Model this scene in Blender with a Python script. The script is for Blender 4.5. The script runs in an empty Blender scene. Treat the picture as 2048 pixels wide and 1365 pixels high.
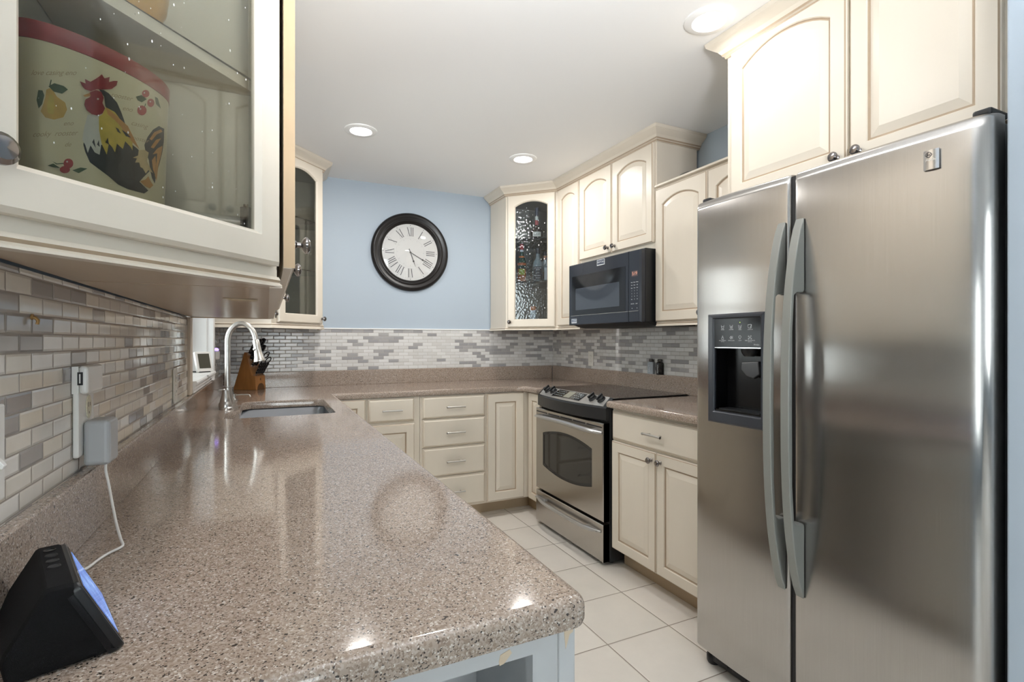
import bpy, bmesh, math, random
from mathutils import Matrix, Vector
random.seed(7)
PI = math.pi
C = bpy.context.scene.collection
SC = bpy.context.scene

# ------------------------------------------------------------------ camera
CAM_H = 1.24
TH = math.atan(489 / 1024.0)
cam_d = bpy.data.cameras.new('camera')
cam = bpy.data.objects.new('camera', cam_d)
C.objects.link(cam)
cam.location = (0, 0, CAM_H)
cam.rotation_euler = (PI / 2, 0, -TH)
cam_d.sensor_width = 36.0
cam_d.lens = 18.0
cam_d.shift_y = -0.5 / 2048
cam_d.clip_start = 0.02
SC.camera = cam

# ------------------------------------------------------------------ world, daylight, exposure
SC.view_settings.view_transform = 'Standard'
SC.view_settings.look = 'None'
SC.view_settings.exposure = 0.15
SC.view_settings.gamma = 1.0
SC.view_settings.use_curve_mapping = False
W = bpy.data.worlds.new('daylight')
SC.world = W
W.use_nodes = True
W.node_tree.nodes['Background'].inputs[0].default_value = (0.95, 0.975, 1.0, 1)
W.node_tree.nodes['Background'].inputs[1].default_value = 9.0
SC.cycles.max_bounces = 10
SC.cycles.diffuse_bounces = 5
SC.cycles.transparent_max_bounces = 16
SC.cycles.sample_clamp_indirect = 6.0
SC.cycles.caustics_reflective = False
SC.cycles.caustics_refractive = False

CEIL = 2.44
LAMP_SPOTS = [(1.489, 1.409), (0.48, 3.0), (1.516, 3.006), (0.48, 1.409)]
LAMP_W = 8.0
LAMP_DIM = [0.30, 1.0, 1.0, 0.8]


def area(name, loc, rot, sx, sy, watts, col, shape='RECTANGLE'):
    d = bpy.data.lights.new(name, 'AREA')
    d.shape = shape
    d.size = sx
    if shape == 'RECTANGLE':
        d.size_y = sy
    d.energy = watts
    d.color = col
    o = bpy.data.objects.new(name, d)
    o.location = loc
    o.rotation_euler = rot
    C.objects.link(o)
    return o


for i, (lx, ly) in enumerate(LAMP_SPOTS):
    area('downlight_beam', (lx, ly, CEIL - 0.026), (0, 0, 0), 0.11, 0.11, LAMP_W * LAMP_DIM[i], (1.0, 0.97, 0.935), 'DISK')
# added fill lamps, unseen, just inside the two added windows behind the camera
area('added_rear_fill', (0.0, -3.12, 1.45), (PI / 2, 0, 0), 1.1, 1.7, 8.0, (0.93, 0.97, 1.0))
area('added_dining_fill', (-3.52, -1.45, 1.45), (PI / 2, 0, -PI / 2), 1.0, 1.7, 4.0, (0.93, 0.97, 1.0))

# added fill lamp, unseen, tilted up at the ceiling to even out the light
bf = area('added_ceiling_fill', (0.35, -0.35, 1.65), (PI - 0.95, 0, -0.15), 0.35, 0.35, 23.0, (0.96, 0.98, 1.0))
bf.data.spread = math.radians(100)

# ------------------------------------------------------------------ materials
MATS = {}


def mat(name, col, rough=0.5, metal=0.0, spec=0.5, emit=None, estr=0.0, coat=0.0, var=0.0, vscale=6.0, vstretch=(1, 1, 1), bump=0.0, bscale=60.0):
    if name in MATS:
        return MATS[name]
    m = bpy.data.materials.new(name)
    m.use_nodes = True
    nt = m.node_tree
    b = nt.nodes['Principled BSDF']
    b.inputs['Base Color'].default_value = (*col, 1)
    b.inputs['Roughness'].default_value = rough
    b.inputs['Metallic'].default_value = metal
    b.inputs['Specular IOR Level'].default_value = spec
    b.inputs['Coat Weight'].default_value = coat
    if emit:
        b.inputs['Emission Color'].default_value = (*emit, 1)
        b.inputs['Emission Strength'].default_value = estr
    if var > 0 or bump > 0:
        tc = nt.nodes.new('ShaderNodeTexCoord')
        mp = nt.nodes.new('ShaderNodeMapping')
        mp.inputs['Scale'].default_value = vstretch
        nt.links.new(tc.outputs['Object'], mp.inputs[0])
    if var > 0:
        n = nt.nodes.new('ShaderNodeTexNoise')
        n.inputs['Scale'].default_value = vscale
        n.inputs['Detail'].default_value = 5
        nt.links.new(mp.outputs[0], n.inputs['Vector'])
        mx = nt.nodes.new('ShaderNodeMix')
        mx.data_type = 'RGBA'
        mx.inputs['A'].default_value = (*[c * (1 - var) for c in col], 1)
        mx.inputs['B'].default_value = (*[min(1, c * (1 + var)) for c in col], 1)
        nt.links.new(n.outputs['Fac'], mx.inputs['Factor'])
        nt.links.new(mx.outputs['Result'], b.inputs['Base Color'])
    if bump > 0:
        n2 = nt.nodes.new('ShaderNodeTexNoise')
        n2.inputs['Scale'].default_value = bscale
        n2.inputs['Detail'].default_value = 3
        nt.links.new(mp.outputs[0], n2.inputs['Vector'])
        bp = nt.nodes.new('ShaderNodeBump')
        bp.inputs['Strength'].default_value = bump
        bp.inputs['Distance'].default_value = 0.002
        nt.links.new(n2.outputs['Fac'], bp.inputs['Height'])
        nt.links.new(bp.outputs[0], b.inputs['Normal'])
    MATS[name] = m
    return m


def ramp(nt, stops, interp='CONSTANT'):
    r = nt.nodes.new('ShaderNodeValToRGB')
    r.color_ramp.interpolation = interp
    el = r.color_ramp.elements
    while len(el) > 1:
        el.remove(el[-1])
    el[0].position = stops[0][0]
    el[0].color = (*stops[0][1], 1)
    for p, c in stops[1:]:
        e = el.new(p)
        e.color = (*c, 1)
    return r


def math_n(nt, op, a, b=None):
    n = nt.nodes.new('ShaderNodeMath')
    n.operation = op
    for i, v in enumerate((a, b)):
        if v is None:
            continue
        if isinstance(v, (int, float)):
            n.inputs[i].default_value = v
        else:
            nt.links.new(v, n.inputs[i])
    return n.outputs[0]


def tile_mat(name, uax, w, h, offset, grout, u0, v0, vax, stops, groutcol, rough, bump, mottle=0.0, mscale=8.0, soft=0.0):
    """rows of rectangular tiles laid by world position, each tile one random colour of the ramp"""
    m = bpy.data.materials.new(name)
    m.use_nodes = True
    nt = m.node_tree
    b = nt.nodes['Principled BSDF']
    g = nt.nodes.new('ShaderNodeNewGeometry')
    s = nt.nodes.new('ShaderNodeSeparateXYZ')
    nt.links.new(g.outputs['Position'], s.inputs[0])
    U = math_n(nt, 'DIVIDE', math_n(nt, 'SUBTRACT', s.outputs[uax], u0), w)
    V = math_n(nt, 'DIVIDE', math_n(nt, 'SUBTRACT', s.outputs[vax], v0), h)
    row = math_n(nt, 'FLOOR', V)
    sh = math_n(nt, 'MULTIPLY', math_n(nt, 'MODULO', math_n(nt, 'ABSOLUTE', row), 2.0), offset)
    U2 = math_n(nt, 'ADD', U, sh)
    colm = math_n(nt, 'FLOOR', U2)
    fu = math_n(nt, 'SUBTRACT', U2, colm)
    fv = math_n(nt, 'SUBTRACT', V, row)
    du = math_n(nt, 'MULTIPLY', math_n(nt, 'MINIMUM', fu, math_n(nt, 'SUBTRACT', 1.0, fu)), w)
    dv = math_n(nt, 'MULTIPLY', math_n(nt, 'MINIMUM', fv, math_n(nt, 'SUBTRACT', 1.0, fv)), h)
    d = math_n(nt, 'MINIMUM', du, dv)
    mask = math_n(nt, 'GREATER_THAN', d, grout)
    cv = nt.nodes.new('ShaderNodeCombineXYZ')
    nt.links.new(colm, cv.inputs[0])
    nt.links.new(row, cv.inputs[1])
    wn = nt.nodes.new('ShaderNodeTexWhiteNoise')
    wn.noise_dimensions = '3D'
    nt.links.new(cv.outputs[0], wn.inputs['Vector'])
    r = ramp(nt, stops)
    nt.links.new(wn.outputs['Value'], r.inputs[0])
    colour = r.outputs[0]
    if mottle > 0:
        no = nt.nodes.new('ShaderNodeTexNoise')
        no.inputs['Scale'].default_value = mscale
        no.inputs['Detail'].default_value = 6
        no.inputs['Roughness'].default_value = 0.65
        nt.links.new(g.outputs['Position'], no.inputs['Vector'])
        hv = nt.nodes.new('ShaderNodeHueSaturation')
        nt.links.new(colour, hv.inputs['Color'])
        nt.links.new(math_n(nt, 'ADD', 1.0 - mottle, math_n(nt, 'MULTIPLY', no.outputs['Fac'], 2 * mottle)), hv.inputs['Value'])
        colour = hv.outputs[0]
    mx = nt.nodes.new('ShaderNodeMix')
    mx.data_type = 'RGBA'
    mx.inputs['A'].default_value = (*groutcol, 1)
    nt.links.new(colour, mx.inputs['B'])
    nt.links.new(mask, mx.inputs['Factor'])
    nt.links.new(mx.outputs['Result'], b.inputs['Base Color'])
    rg = math_n(nt, 'ADD', 0.75, math_n(nt, 'MULTIPLY', mask, rough - 0.75))
    nt.links.new(rg, b.inputs['Roughness'])
    # pillowed tile edges, slightly different tilt of each glossy tile
    hgt = math_n(nt, 'MINIMUM', d, grout * 2.6 + 0.0012)
    bp = nt.nodes.new('ShaderNodeBump')
    bp.inputs['Strength'].default_value = bump
    bp.inputs['Distance'].default_value = 1.0
    hh = hgt
    if soft > 0:
        no2 = nt.nodes.new('ShaderNodeTexNoise')
        no2.inputs['Scale'].default_value = 22
        nt.links.new(g.outputs['Position'], no2.inputs['Vector'])
        hh = math_n(nt, 'ADD', hgt, math_n(nt, 'MULTIPLY', no2.outputs['Fac'], soft))
    nt.links.new(hh, bp.inputs['Height'])
    nt.links.new(bp.outputs[0], b.inputs['Normal'])
    MATS[name] = m
    return m


def granite_mat():
    m = bpy.data.materials.new('speckled_stone')
    m.use_nodes = True
    nt = m.node_tree
    b = nt.nodes['Principled BSDF']
    tc = nt.nodes.new('ShaderNodeNewGeometry')
    pts = []
    for sc, stops in ((560.0, [(0.0, (0.045, 0.037, 0.032)), (0.055, (0.203, 0.150, 0.116)), (0.22, (0.302, 0.235, 0.190)), (0.5, (0.369, 0.298, 0.247)), (0.8, (0.441, 0.370, 0.314)), (0.94, (0.594, 0.535, 0.482))]),
                      (330.0, [(0.0, (0.050, 0.041, 0.035)), (0.04, (0.270, 0.205, 0.161)), (0.35, (0.347, 0.277, 0.226)), (0.8, (0.419, 0.348, 0.293)), (0.955, (0.540, 0.474, 0.422))])):
        v = nt.nodes.new('ShaderNodeTexVoronoi')
        v.inputs['Scale'].default_value = sc
        nt.links.new(tc.outputs['Position'], v.inputs['Vector'])
        sp = nt.nodes.new('ShaderNodeSeparateColor')
        nt.links.new(v.outputs['Color'], sp.inputs[0])
        r = ramp(nt, stops)
        nt.links.new(sp.outputs[0], r.inputs[0])
        pts.append(r.outputs[0])
    n = nt.nodes.new('ShaderNodeTexNoise')
    n.inputs['Scale'].default_value = 120
    nt.links.new(tc.outputs['Position'], n.inputs['Vector'])
    mx = nt.nodes.new('ShaderNodeMix')
    mx.data_type = 'RGBA'
    nt.links.new(math_n(nt, 'GREATER_THAN', n.outputs['Fac'], 0.55), mx.inputs['Factor'])
    nt.links.new(pts[0], mx.inputs['A'])
    nt.links.new(pts[1], mx.inputs['B'])
    nt.links.new(mx.outputs['Result'], b.inputs['Base Color'])
    b.inputs['Roughness'].default_value = 0.085
    b.inputs['Specular IOR Level'].default_value = 0.5
    MATS['granite'] = m
    return m


def brushed(name, col, rough, tangent, aniso=0.85, wave=0.0):
    m = bpy.data.materials.new(name)
    m.use_nodes = True
    nt = m.node_tree
    b = nt.nodes['Principled BSDF']
    b.inputs['Metallic'].default_value = 1.0
    b.inputs['Roughness'].default_value = rough
    b.inputs['Anisotropic'].default_value = aniso
    cx = nt.nodes.new('ShaderNodeCombineXYZ')
    for i in range(3):
        cx.inputs[i].default_value = tangent[i]
    nt.links.new(cx.outputs[0], b.inputs['Tangent'])
    g = nt.nodes.new('ShaderNodeNewGeometry')
    mp = nt.nodes.new('ShaderNodeMapping')
    mp.inputs['Scale'].default_value = (420, 420, 6)
    nt.links.new(g.outputs['Position'], mp.inputs[0])
    n = nt.nodes.new('ShaderNodeTexNoise')
    n.inputs['Scale'].default_value = 1.0
    n.inputs['Detail'].default_value = 3
    nt.links.new(mp.outputs[0], n.inputs['Vector'])
    mx = nt.nodes.new('ShaderNodeMix')
    mx.data_type = 'RGBA'
    mx.inputs['A'].default_value = (*[c * 0.93 for c in col], 1)
    mx.inputs['B'].default_value = (*[min(1, c * 1.07) for c in col], 1)
    nt.links.new(n.outputs['Fac'], mx.inputs['Factor'])
    nt.links.new(mx.outputs['Result'], b.inputs['Base Color'])
    if wave > 0:
        n2 = nt.nodes.new('ShaderNodeTexNoise')
        n2.inputs['Scale'].default_value = 2.2
        nt.links.new(g.outputs['Position'], n2.inputs['Vector'])
        bp = nt.nodes.new('ShaderNodeBump')
        bp.inputs['Strength'].default_value = wave
        bp.inputs['Distance'].default_value = 0.02
        nt.links.new(n2.outputs['Fac'], bp.inputs['Height'])
        nt.links.new(bp.outputs[0], b.inputs['Normal'])
    MATS[name] = m
    return m


def glass_mat(name, tint, refl, seeds_glints=0.0, bump=0.0, bscale=60.0, rough=0.02, seed_glint_scale=55.0, gain=0.0, power=3.0):
    """thin pane: see-through with a reflecting skin; seeds are white dots: bubbles, and in the rain pane painted sparkles"""
    m = bpy.data.materials.new(name)
    m.use_nodes = True
    nt = m.node_tree
    for n in list(nt.nodes):
        nt.nodes.remove(n)
    out = nt.nodes.new('ShaderNodeOutputMaterial')
    tr = nt.nodes.new('ShaderNodeBsdfTransparent')
    tr.inputs[0].default_value = (*tint, 1)
    gl = nt.nodes.new('ShaderNodeBsdfGlossy')
    gl.inputs['Roughness'].default_value = rough
    gl.inputs['Color'].default_value = (1, 1, 1, 1)
    fr = nt.nodes.new('ShaderNodeFresnel')
    fr.inputs['IOR'].default_value = 1.45
    mix = nt.nodes.new('ShaderNodeMixShader')
    nt.links.new(math_n(nt, 'ADD', math_n(nt, 'MULTIPLY', fr.outputs[0], refl), gain), mix.inputs[0])
    nt.links.new(tr.outputs[0], mix.inputs[1])
    nt.links.new(gl.outputs[0], mix.inputs[2])
    g = nt.nodes.new('ShaderNodeNewGeometry')
    last = mix.outputs[0]
    if bump > 0:
        v = nt.nodes.new('ShaderNodeTexVoronoi')
        v.feature = 'SMOOTH_F1'
        v.inputs['Scale'].default_value = bscale
        nt.links.new(g.outputs['Position'], v.inputs['Vector'])
        bp = nt.nodes.new('ShaderNodeBump')
        bp.inputs['Strength'].default_value = bump
        bp.inputs['Distance'].default_value = 0.01
        nt.links.new(v.outputs['Distance'], bp.inputs['Height'])
        nt.links.new(bp.outputs[0], gl.inputs['Normal'])
    if seeds_glints > 0:
        mp = nt.nodes.new('ShaderNodeMapping')
        mp.inputs['Scale'].default_value = (1, 1, 0.55)
        nt.links.new(g.outputs['Position'], mp.inputs[0])
        v2 = nt.nodes.new('ShaderNodeTexVoronoi')
        v2.inputs['Scale'].default_value = seed_glint_scale
        nt.links.new(mp.outputs[0], v2.inputs['Vector'])
        df = nt.nodes.new('ShaderNodeBsdfDiffuse')
        df.inputs[0].default_value = (0.95, 0.95, 0.95, 1)
        m2 = nt.nodes.new('ShaderNodeMixShader')
        sp = nt.nodes.new('ShaderNodeSeparateColor')
        nt.links.new(v2.outputs['Color'], sp.inputs[0])
        lim = math_n(nt, 'MULTIPLY', math_n(nt, 'POWER', sp.outputs[0], power), seeds_glints)
        nt.links.new(math_n(nt, 'MULTIPLY', math_n(nt, 'LESS_THAN', v2.outputs['Distance'], lim), 0.8), m2.inputs[0])
        nt.links.new(last, m2.inputs[1])
        nt.links.new(df.outputs[0], m2.inputs[2])
        last = m2.outputs[0]
    nt.links.new(last, out.inputs[0])
    MATS[name] = m
    return m


GRANITE = granite_mat()
TILE_STOPS = [(0.0, (0.74, 0.70, 0.62)), (0.20, (0.77, 0.75, 0.71)), (0.40, (0.68, 0.65, 0.59)), (0.55, (0.75, 0.685, 0.575)), (0.68, (0.32, 0.30, 0.29)), (0.82, (0.37, 0.345, 0.325))]
SPL_Z = 1.022
TILE_SIDE = tile_mat('side_wall_mosaic', 1, 0.0762, 0.02525, 0.5, 0.0010, 0.02, SPL_Z, 2, TILE_STOPS, (0.34, 0.305, 0.27), 0.10, 0.35, 0.07, 30.0, 0.0006)
TILE_BACK = tile_mat('back_wall_mosaic', 0, 0.0762, 0.02525, 0.5, 0.0010, 0.0, SPL_Z, 2, [(0.0, (0.64, 0.635, 0.625)), (0.25, (0.69, 0.685, 0.675)), (0.5, (0.61, 0.60, 0.585)), (0.68, (0.33, 0.325, 0.33)), (0.86, (0.38, 0.37, 0.37))], (0.42, 0.39, 0.36), 0.16, 0.35, 0.05, 30.0, 0.0006)
TILE_RIGHT = tile_mat('right_wall_mosaic', 1, 0.0762, 0.02525, 0.5, 0.0010, 0.0, SPL_Z, 2, [(0.0, (0.64, 0.635, 0.625)), (0.25, (0.69, 0.685, 0.675)), (0.5, (0.61, 0.60, 0.585)), (0.68, (0.33, 0.325, 0.33)), (0.86, (0.38, 0.37, 0.37))], (0.42, 0.39, 0.36), 0.16, 0.35, 0.05, 30.0, 0.0006)
FLOOR_T = tile_mat('floor_tile', 0, 0.323, 0.330, 0.0, 0.0022, 1.575 - 0.323 * 20, 2.046 - 0.33 * 20, 1,
                   [(0.0, (0.72, 0.675, 0.615)), (0.35, (0.75, 0.705, 0.645)), (0.7, (0.69, 0.65, 0.59))], (0.27, 0.23, 0.19), 0.28, 0.3, 0.10, 5.0)
CREAM = mat('cream_paint', (0.695, 0.63, 0.535), 0.34, var=0.035, vscale=9, vstretch=(1, 1, 0.25))
GLAZE = mat('antique_glaze', (0.40, 0.305, 0.215), 0.45, var=0.12, vscale=20)
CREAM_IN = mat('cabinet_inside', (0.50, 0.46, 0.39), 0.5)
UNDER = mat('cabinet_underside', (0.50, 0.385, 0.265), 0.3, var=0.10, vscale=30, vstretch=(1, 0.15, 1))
RAWWOOD = mat('raw_door_edge', (0.47, 0.335, 0.20), 0.5, var=0.12, vscale=14)
TOE = mat('toe_kick_board', (0.42, 0.32, 0.21), 0.5)
BLUE = mat('blue_wall_paint', (0.405, 0.475, 0.55), 0.6, bump=0.05, bscale=180)
CEILM = mat('ceiling_paint', (0.86, 0.86, 0.86), 0.75)
WHITE = mat('white_paint', (0.87, 0.87, 0.865), 0.35)
WHITEP = mat('white_plastic', (0.80, 0.79, 0.76), 0.35)
BASEW = mat('white_shelf_paint', (0.50, 0.505, 0.51), 0.4)
CHIP = mat('paint_chip_bare', (0.62, 0.50, 0.36), 0.6)
STEEL = brushed('brushed_steel', (0.49, 0.475, 0.46), 0.21, (0, 1, 0), 0.93, 0.05)
STEELR = brushed('range_steel', (0.50, 0.475, 0.445), 0.26, (0, 1, 0), 0.85)
SINKM = mat('sink_steel', (0.17, 0.175, 0.185), 0.40, 1.0)
NICKEL = mat('brushed_nickel', (0.56, 0.545, 0.52), 0.30, 1.0)
CHROME = mat('polished_chrome', (0.75, 0.75, 0.76), 0.08, 1.0)
KNOBM = mat('dark_nickel_knob', (0.24, 0.225, 0.22), 0.14, 1.0)
SILVERP = mat('silver_grey_handle', (0.235, 0.238, 0.222), 0.40, 0.10)
SILVERR = mat('silver_range_trim', (0.50, 0.50, 0.50), 0.3, 0.8)
BLACKG = mat('black_gloss', (0.010, 0.011, 0.013), 0.08)
BLACKP = mat('black_plastic', (0.012, 0.013, 0.015), 0.36, spec=0.4)
BLACKM = mat('black_matte', (0.012, 0.012, 0.013), 0.6)
CHARC = mat('charcoal_bezel', (0.030, 0.034, 0.044), 0.3)
MWFACE = mat('microwave_black', (0.022, 0.026, 0.035), 0.16)
MWWIN = mat('microwave_window', (0.055, 0.065, 0.08), 0.05)
OVENG = mat('oven_window', (0.028, 0.027, 0.024), 0.06)
COOKG = mat('cooktop_glass', (0.016, 0.015, 0.015), 0.05, var=0.2, vscale=300)
INKW = mat('white_print', (0.62, 0.64, 0.66), 0.5)
INKB = mat('black_print', (0.02, 0.02, 0.025), 0.5)
LCD = mat('lcd_window', (0.26, 0.26, 0.21), 0.2)
AMBER = mat('amber_display', (0.2, 0.1, 0.06), 0.3, emit=(1.0, 0.45, 0.3), estr=0.55)
LENS = mat('lit_lamp_lens', (1, 1, 1), 0.5, emit=(1.0, 0.98, 0.95), estr=9.0)
GLASS = glass_mat('seeded_pane', (0.77, 0.775, 0.75), 0.2, seeds_glints=0.11, rough=0.03, seed_glint_scale=95.0)
RAIN = glass_mat('rain_pane', (0.80, 0.84, 0.87), 1.0, seeds_glints=0.22, bump=0.14, bscale=70, rough=0.04, seed_glint_scale=62.0, gain=0.02, power=4.0)  # white dots here are painted sparkles of reflected light
CLEAR = glass_mat('clear_pane', (0.93, 0.96, 0.95), 0.9, gain=0.01)
SHELFG = glass_mat('glass_shelf_pane', (0.55, 0.68, 0.70), 1.0, gain=0.06)
WOOD = mat('knife_block_wood', (0.36, 0.155, 0.045), 0.4, var=0.32, vscale=16, vstretch=(3, 3, 0.7))


# ------------------------------------------------------------------ helpers
def frame(ox, oy, oz, nx, ny):
    """local (u right, z up, n outward) -> world"""
    l = math.hypot(nx, ny)
    nx, ny = nx / l, ny / l
    ux, uy = -ny, nx
    return Matrix(((ux, 0, nx, ox), (uy, 0, ny, oy), (0, 1, 0, oz), (0, 0, 0, 1)))


class MB:
    def __init__(s, M=None):
        s.v, s.f, s.mi, s.M = [], [], [], M or Matrix.Identity(4)

    def add(s, verts, faces, mi=0):
        o = len(s.v)
        s.v += [tuple(s.M @ Vector(p)) for p in verts]
        for k, f in enumerate(faces):
            s.f.append([i + o for i in f])
            s.mi.append(mi[k] if isinstance(mi, (list, tuple)) else mi)
        return s

    def box(s, x0, x1, y0, y1, z0, z1, mi=0):
        x0, x1 = min(x0, x1), max(x0, x1)
        y0, y1 = min(y0, y1), max(y0, y1)
        z0, z1 = min(z0, z1), max(z0, z1)
        v = [(x, y, z) for z in (z0, z1) for y in (y0, y1) for x in (x0, x1)]
        return s.add(v, [(0, 2, 3, 1), (4, 5, 7, 6), (0, 1, 5, 4), (1, 3, 7, 5), (3, 2, 6, 7), (2, 0, 4, 6)], mi)

    def prism(s, poly, d0, d1, mi=0, axis='n'):
        """polygon in local (x,y) extruded along local z (axis n); or (x,z) along y; or (y,z) along x"""
        def P(a, b, d):
            return {'n': (a, b, d), 'y': (a, d, b), 'x': (d, a, b)}[axis]
        n = len(poly)
        v = [P(a, b, d0) for a, b in poly] + [P(a, b, d1) for a, b in poly]
        f = [list(range(n - 1, -1, -1)), list(range(n, 2 * n))] + [(i, (i + 1) % n, n + (i + 1) % n, n + i) for i in range(n)]
        return s.add(v, f, mi)

    def loops(s, loops, mis=None, cap0=True, cap1=True, mi0=0, mi1=0):
        n = len(loops[0])
        v = [p for l in loops for p in l]
        f, mi = [], []
        for k in range(len(loops) - 1):
            for i in range(n):
                f.append((k * n + i, k * n + (i + 1) % n, (k + 1) * n + (i + 1) % n, (k + 1) * n + i))
                mi.append(mis[k] if mis else 0)
        if cap0:
            f.append(list(range(n - 1, -1, -1)))
            mi.append(mi0)
        if cap1:
            b = (len(loops) - 1) * n
            f.append([b + i for i in range(n)])
            mi.append(mi1)
        return s.add(v, f, mi)

    def lathe(s, prof, n=24, o=(0, 0, 0), ax=(0, 0, 1), mi=0, sx=1.0, sy=1.0, caps=True):
        a = Vector(ax).normalized()
        t = Vector((1, 0, 0)) if abs(a.x) < 0.9 else Vector((0, 1, 0))
        e1 = (t - a * t.dot(a)).normalized()
        e2 = a.cross(e1)
        O = Vector(o)
        L = []
        for r, h in prof:
            r = max(r, 1e-5)
            L.append([tuple(O + a * h + e1 * (r * sx * math.cos(2 * PI * i / n)) + e2 * (r * sy * math.sin(2 * PI * i / n))) for i in range(n)])
        return s.loops(L, [mi] * (len(L) - 1) if not isinstance(mi, list) else mi, caps, caps, mi if not isinstance(mi, list) else mi[0], mi if not isinstance(mi, list) else mi[-1])

    def tube(s, pts, r, n=10, mi=0):
        P = [Vector(p) for p in pts]
        R = r if isinstance(r, (list, tuple)) else [r] * len(P)
        T = [(P[min(i + 1, len(P) - 1)] - P[max(i - 1, 0)]).normalized() for i in range(len(P))]
        t0 = T[0]
        e = Vector((0, 0, 1)) if abs(t0.z) < 0.9 else Vector((1, 0, 0))
        e1 = (e - t0 * e.dot(t0)).normalized()
        L = []
        for p, t, rr in zip(P, T, R):
            e1 = (e1 - t * e1.dot(t)).normalized()
            e2 = t.cross(e1)
            L.append([tuple(p + e1 * (rr * math.cos(2 * PI * i / n)) + e2 * (rr * math.sin(2 * PI * i / n))) for i in range(n)])
        return s.loops(L, [mi] * (len(L) - 1), True, True, mi, mi)

    def build(s, name, mats, parent=None, bevel=0.0, seg=2, smooth=False, kind=None, label=None, angle=35):
        me = bpy.data.meshes.new(name)
        me.from_pydata(s.v, [], s.f)
        if not isinstance(mats, (list, tuple)):
            mats = [mats]
        for m in mats:
            me.materials.append(m)
        for p, i in zip(me.polygons, s.mi):
            p.material_index = i
        bm = bmesh.new()
        bm.from_mesh(me)
        bmesh.ops.recalc_face_normals(bm, faces=bm.faces)
        if smooth:
            for f in bm.faces:
                f.smooth = True
            lim = math.radians(angle)
            for e in bm.edges:
                if len(e.link_faces) == 2 and e.calc_face_angle(0) > lim:
                    e.smooth = False
        bm.to_mesh(me)
        bm.free()
        o = bpy.data.objects.new(name, me)
        C.objects.link(o)
        if bevel > 0:
            b = o.modifiers.new('edge', 'BEVEL')
            b.width = bevel
            b.segments = seg
            b.limit_method = 'ANGLE'
            b.angle_limit = math.radians(40)
        if parent is not None:
            o.parent = parent
            if parent.type == 'EMPTY':
                o.matrix_parent_inverse = Matrix.Translation(-parent.location)
        if kind:
            o['kind'] = kind
        if label:
            o['label'] = label
        return o


def thing(name, label, cat, loc=(0, 0, 0), group=None):
    o = bpy.data.objects.new(name, None)
    o.empty_display_size = 0.05
    o.location = loc
    C.objects.link(o)
    o['label'] = label
    o['category'] = cat
    if group:
        o['group'] = group
    return o


def tag(o, label, cat, group=None):
    o['label'] = label
    o['category'] = cat
    if group:
        o['group'] = group
    return o


def text(name, body, size, M, mt, parent, shear=0.0, ext=0.0003, align='CENTER', sx=1.0):
    cu = bpy.data.curves.new(name, 'FONT')
    cu.body = body
    cu.size = size
    cu.align_x = align
    cu.align_y = 'CENTER'
    cu.extrude = ext
    cu.shear = shear
    to = bpy.data.objects.new(name, cu)
    C.objects.link(to)
    dg = bpy.context.evaluated_depsgraph_get()
    me = bpy.data.meshes.new_from_object(to.evaluated_get(dg))
    bpy.data.objects.remove(to)
    bpy.data.curves.remove(cu)
    me.transform(M @ Matrix.Diagonal((sx, 1, 1, 1)))
    me.materials.clear()
    me.materials.append(mt)
    o = bpy.data.objects.new(name, me)
    C.objects.link(o)
    o.parent = parent
    if parent.type == 'EMPTY':
        o.matrix_parent_inverse = Matrix.Translation(-parent.location)
    return o


def off(M, u, z, n):
    return M @ Matrix.Translation((u, z, n))

# ================================================================== the setting
XL, XR, YB = -0.297, 2.302, 3.962          # wall faces (tiles stand 12 mm proud of them)
TXL, TXR, TYB = -0.285, 2.29, 3.95          # tile faces


def struct(name, mb, m, parent=None, **k):
    return mb.build(name, m, parent, kind='structure' if parent is None else None, **k)


struct('floor', MB().box(-3.7, 2.6, -3.4, 4.2, -0.06, 0), FLOOR_T)
struct('ceiling', MB().box(-3.7, 2.6, -3.4, 4.2, CEIL, CEIL + 0.06), CEILM)
struct('wall_back', MB().box(-0.5, 2.6, YB, YB + 0.12, 0, CEIL), BLUE)
struct('wall_right', MB().box(XR, XR + 0.12, 0.3, YB, 0, CEIL), BLUE)
struct('wall_right_near', MB().box(1.517, XR, -3.3, 0.566, 0, CEIL), BLUE, bevel=0.004)
# left wall with the window opening over the sink
WY0, WY1, WZ0, WZ1 = 2.452, 3.205, 1.062, 1.98
mb = MB()
for y0, y1, z0, z1 in ((0.30, WY0, 0, CEIL), (WY1, YB, 0, CEIL), (WY0, WY1, 0, WZ0), (WY0, WY1, WZ1, CEIL)):
    mb.box(XL - 0.16, XL, y0, y1, z0, z1)
struct('wall_left', mb, BLUE)
# the open room behind the camera
mb = MB()
for x0, x1, z0, z1 in ((-3.6, -0.6, 0, CEIL), (0.6, 1.517, 0, CEIL), (-0.6, 0.6, 0, 0.55), (-0.6, 0.6, 2.35, CEIL)):
    mb.box(x0, x1, -3.3, -3.15, z0, z1)
struct('wall_rear', mb, BLUE)
mb = MB()
for y0, y1, z0, z1 in ((-3.15, -2.0, 0, CEIL), (-0.9, 0.5, 0, CEIL), (-2.0, -0.9, 0, 0.55), (-2.0, -0.9, 2.35, CEIL)):
    mb.box(-3.7, -3.55, y0, y1, z0, z1)
struct('wall_dining', mb, BLUE)
struct('wall_dining_side', MB().box(-3.55, XL - 0.16, 0.38, 0.5, 0, CEIL), BLUE)


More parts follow.
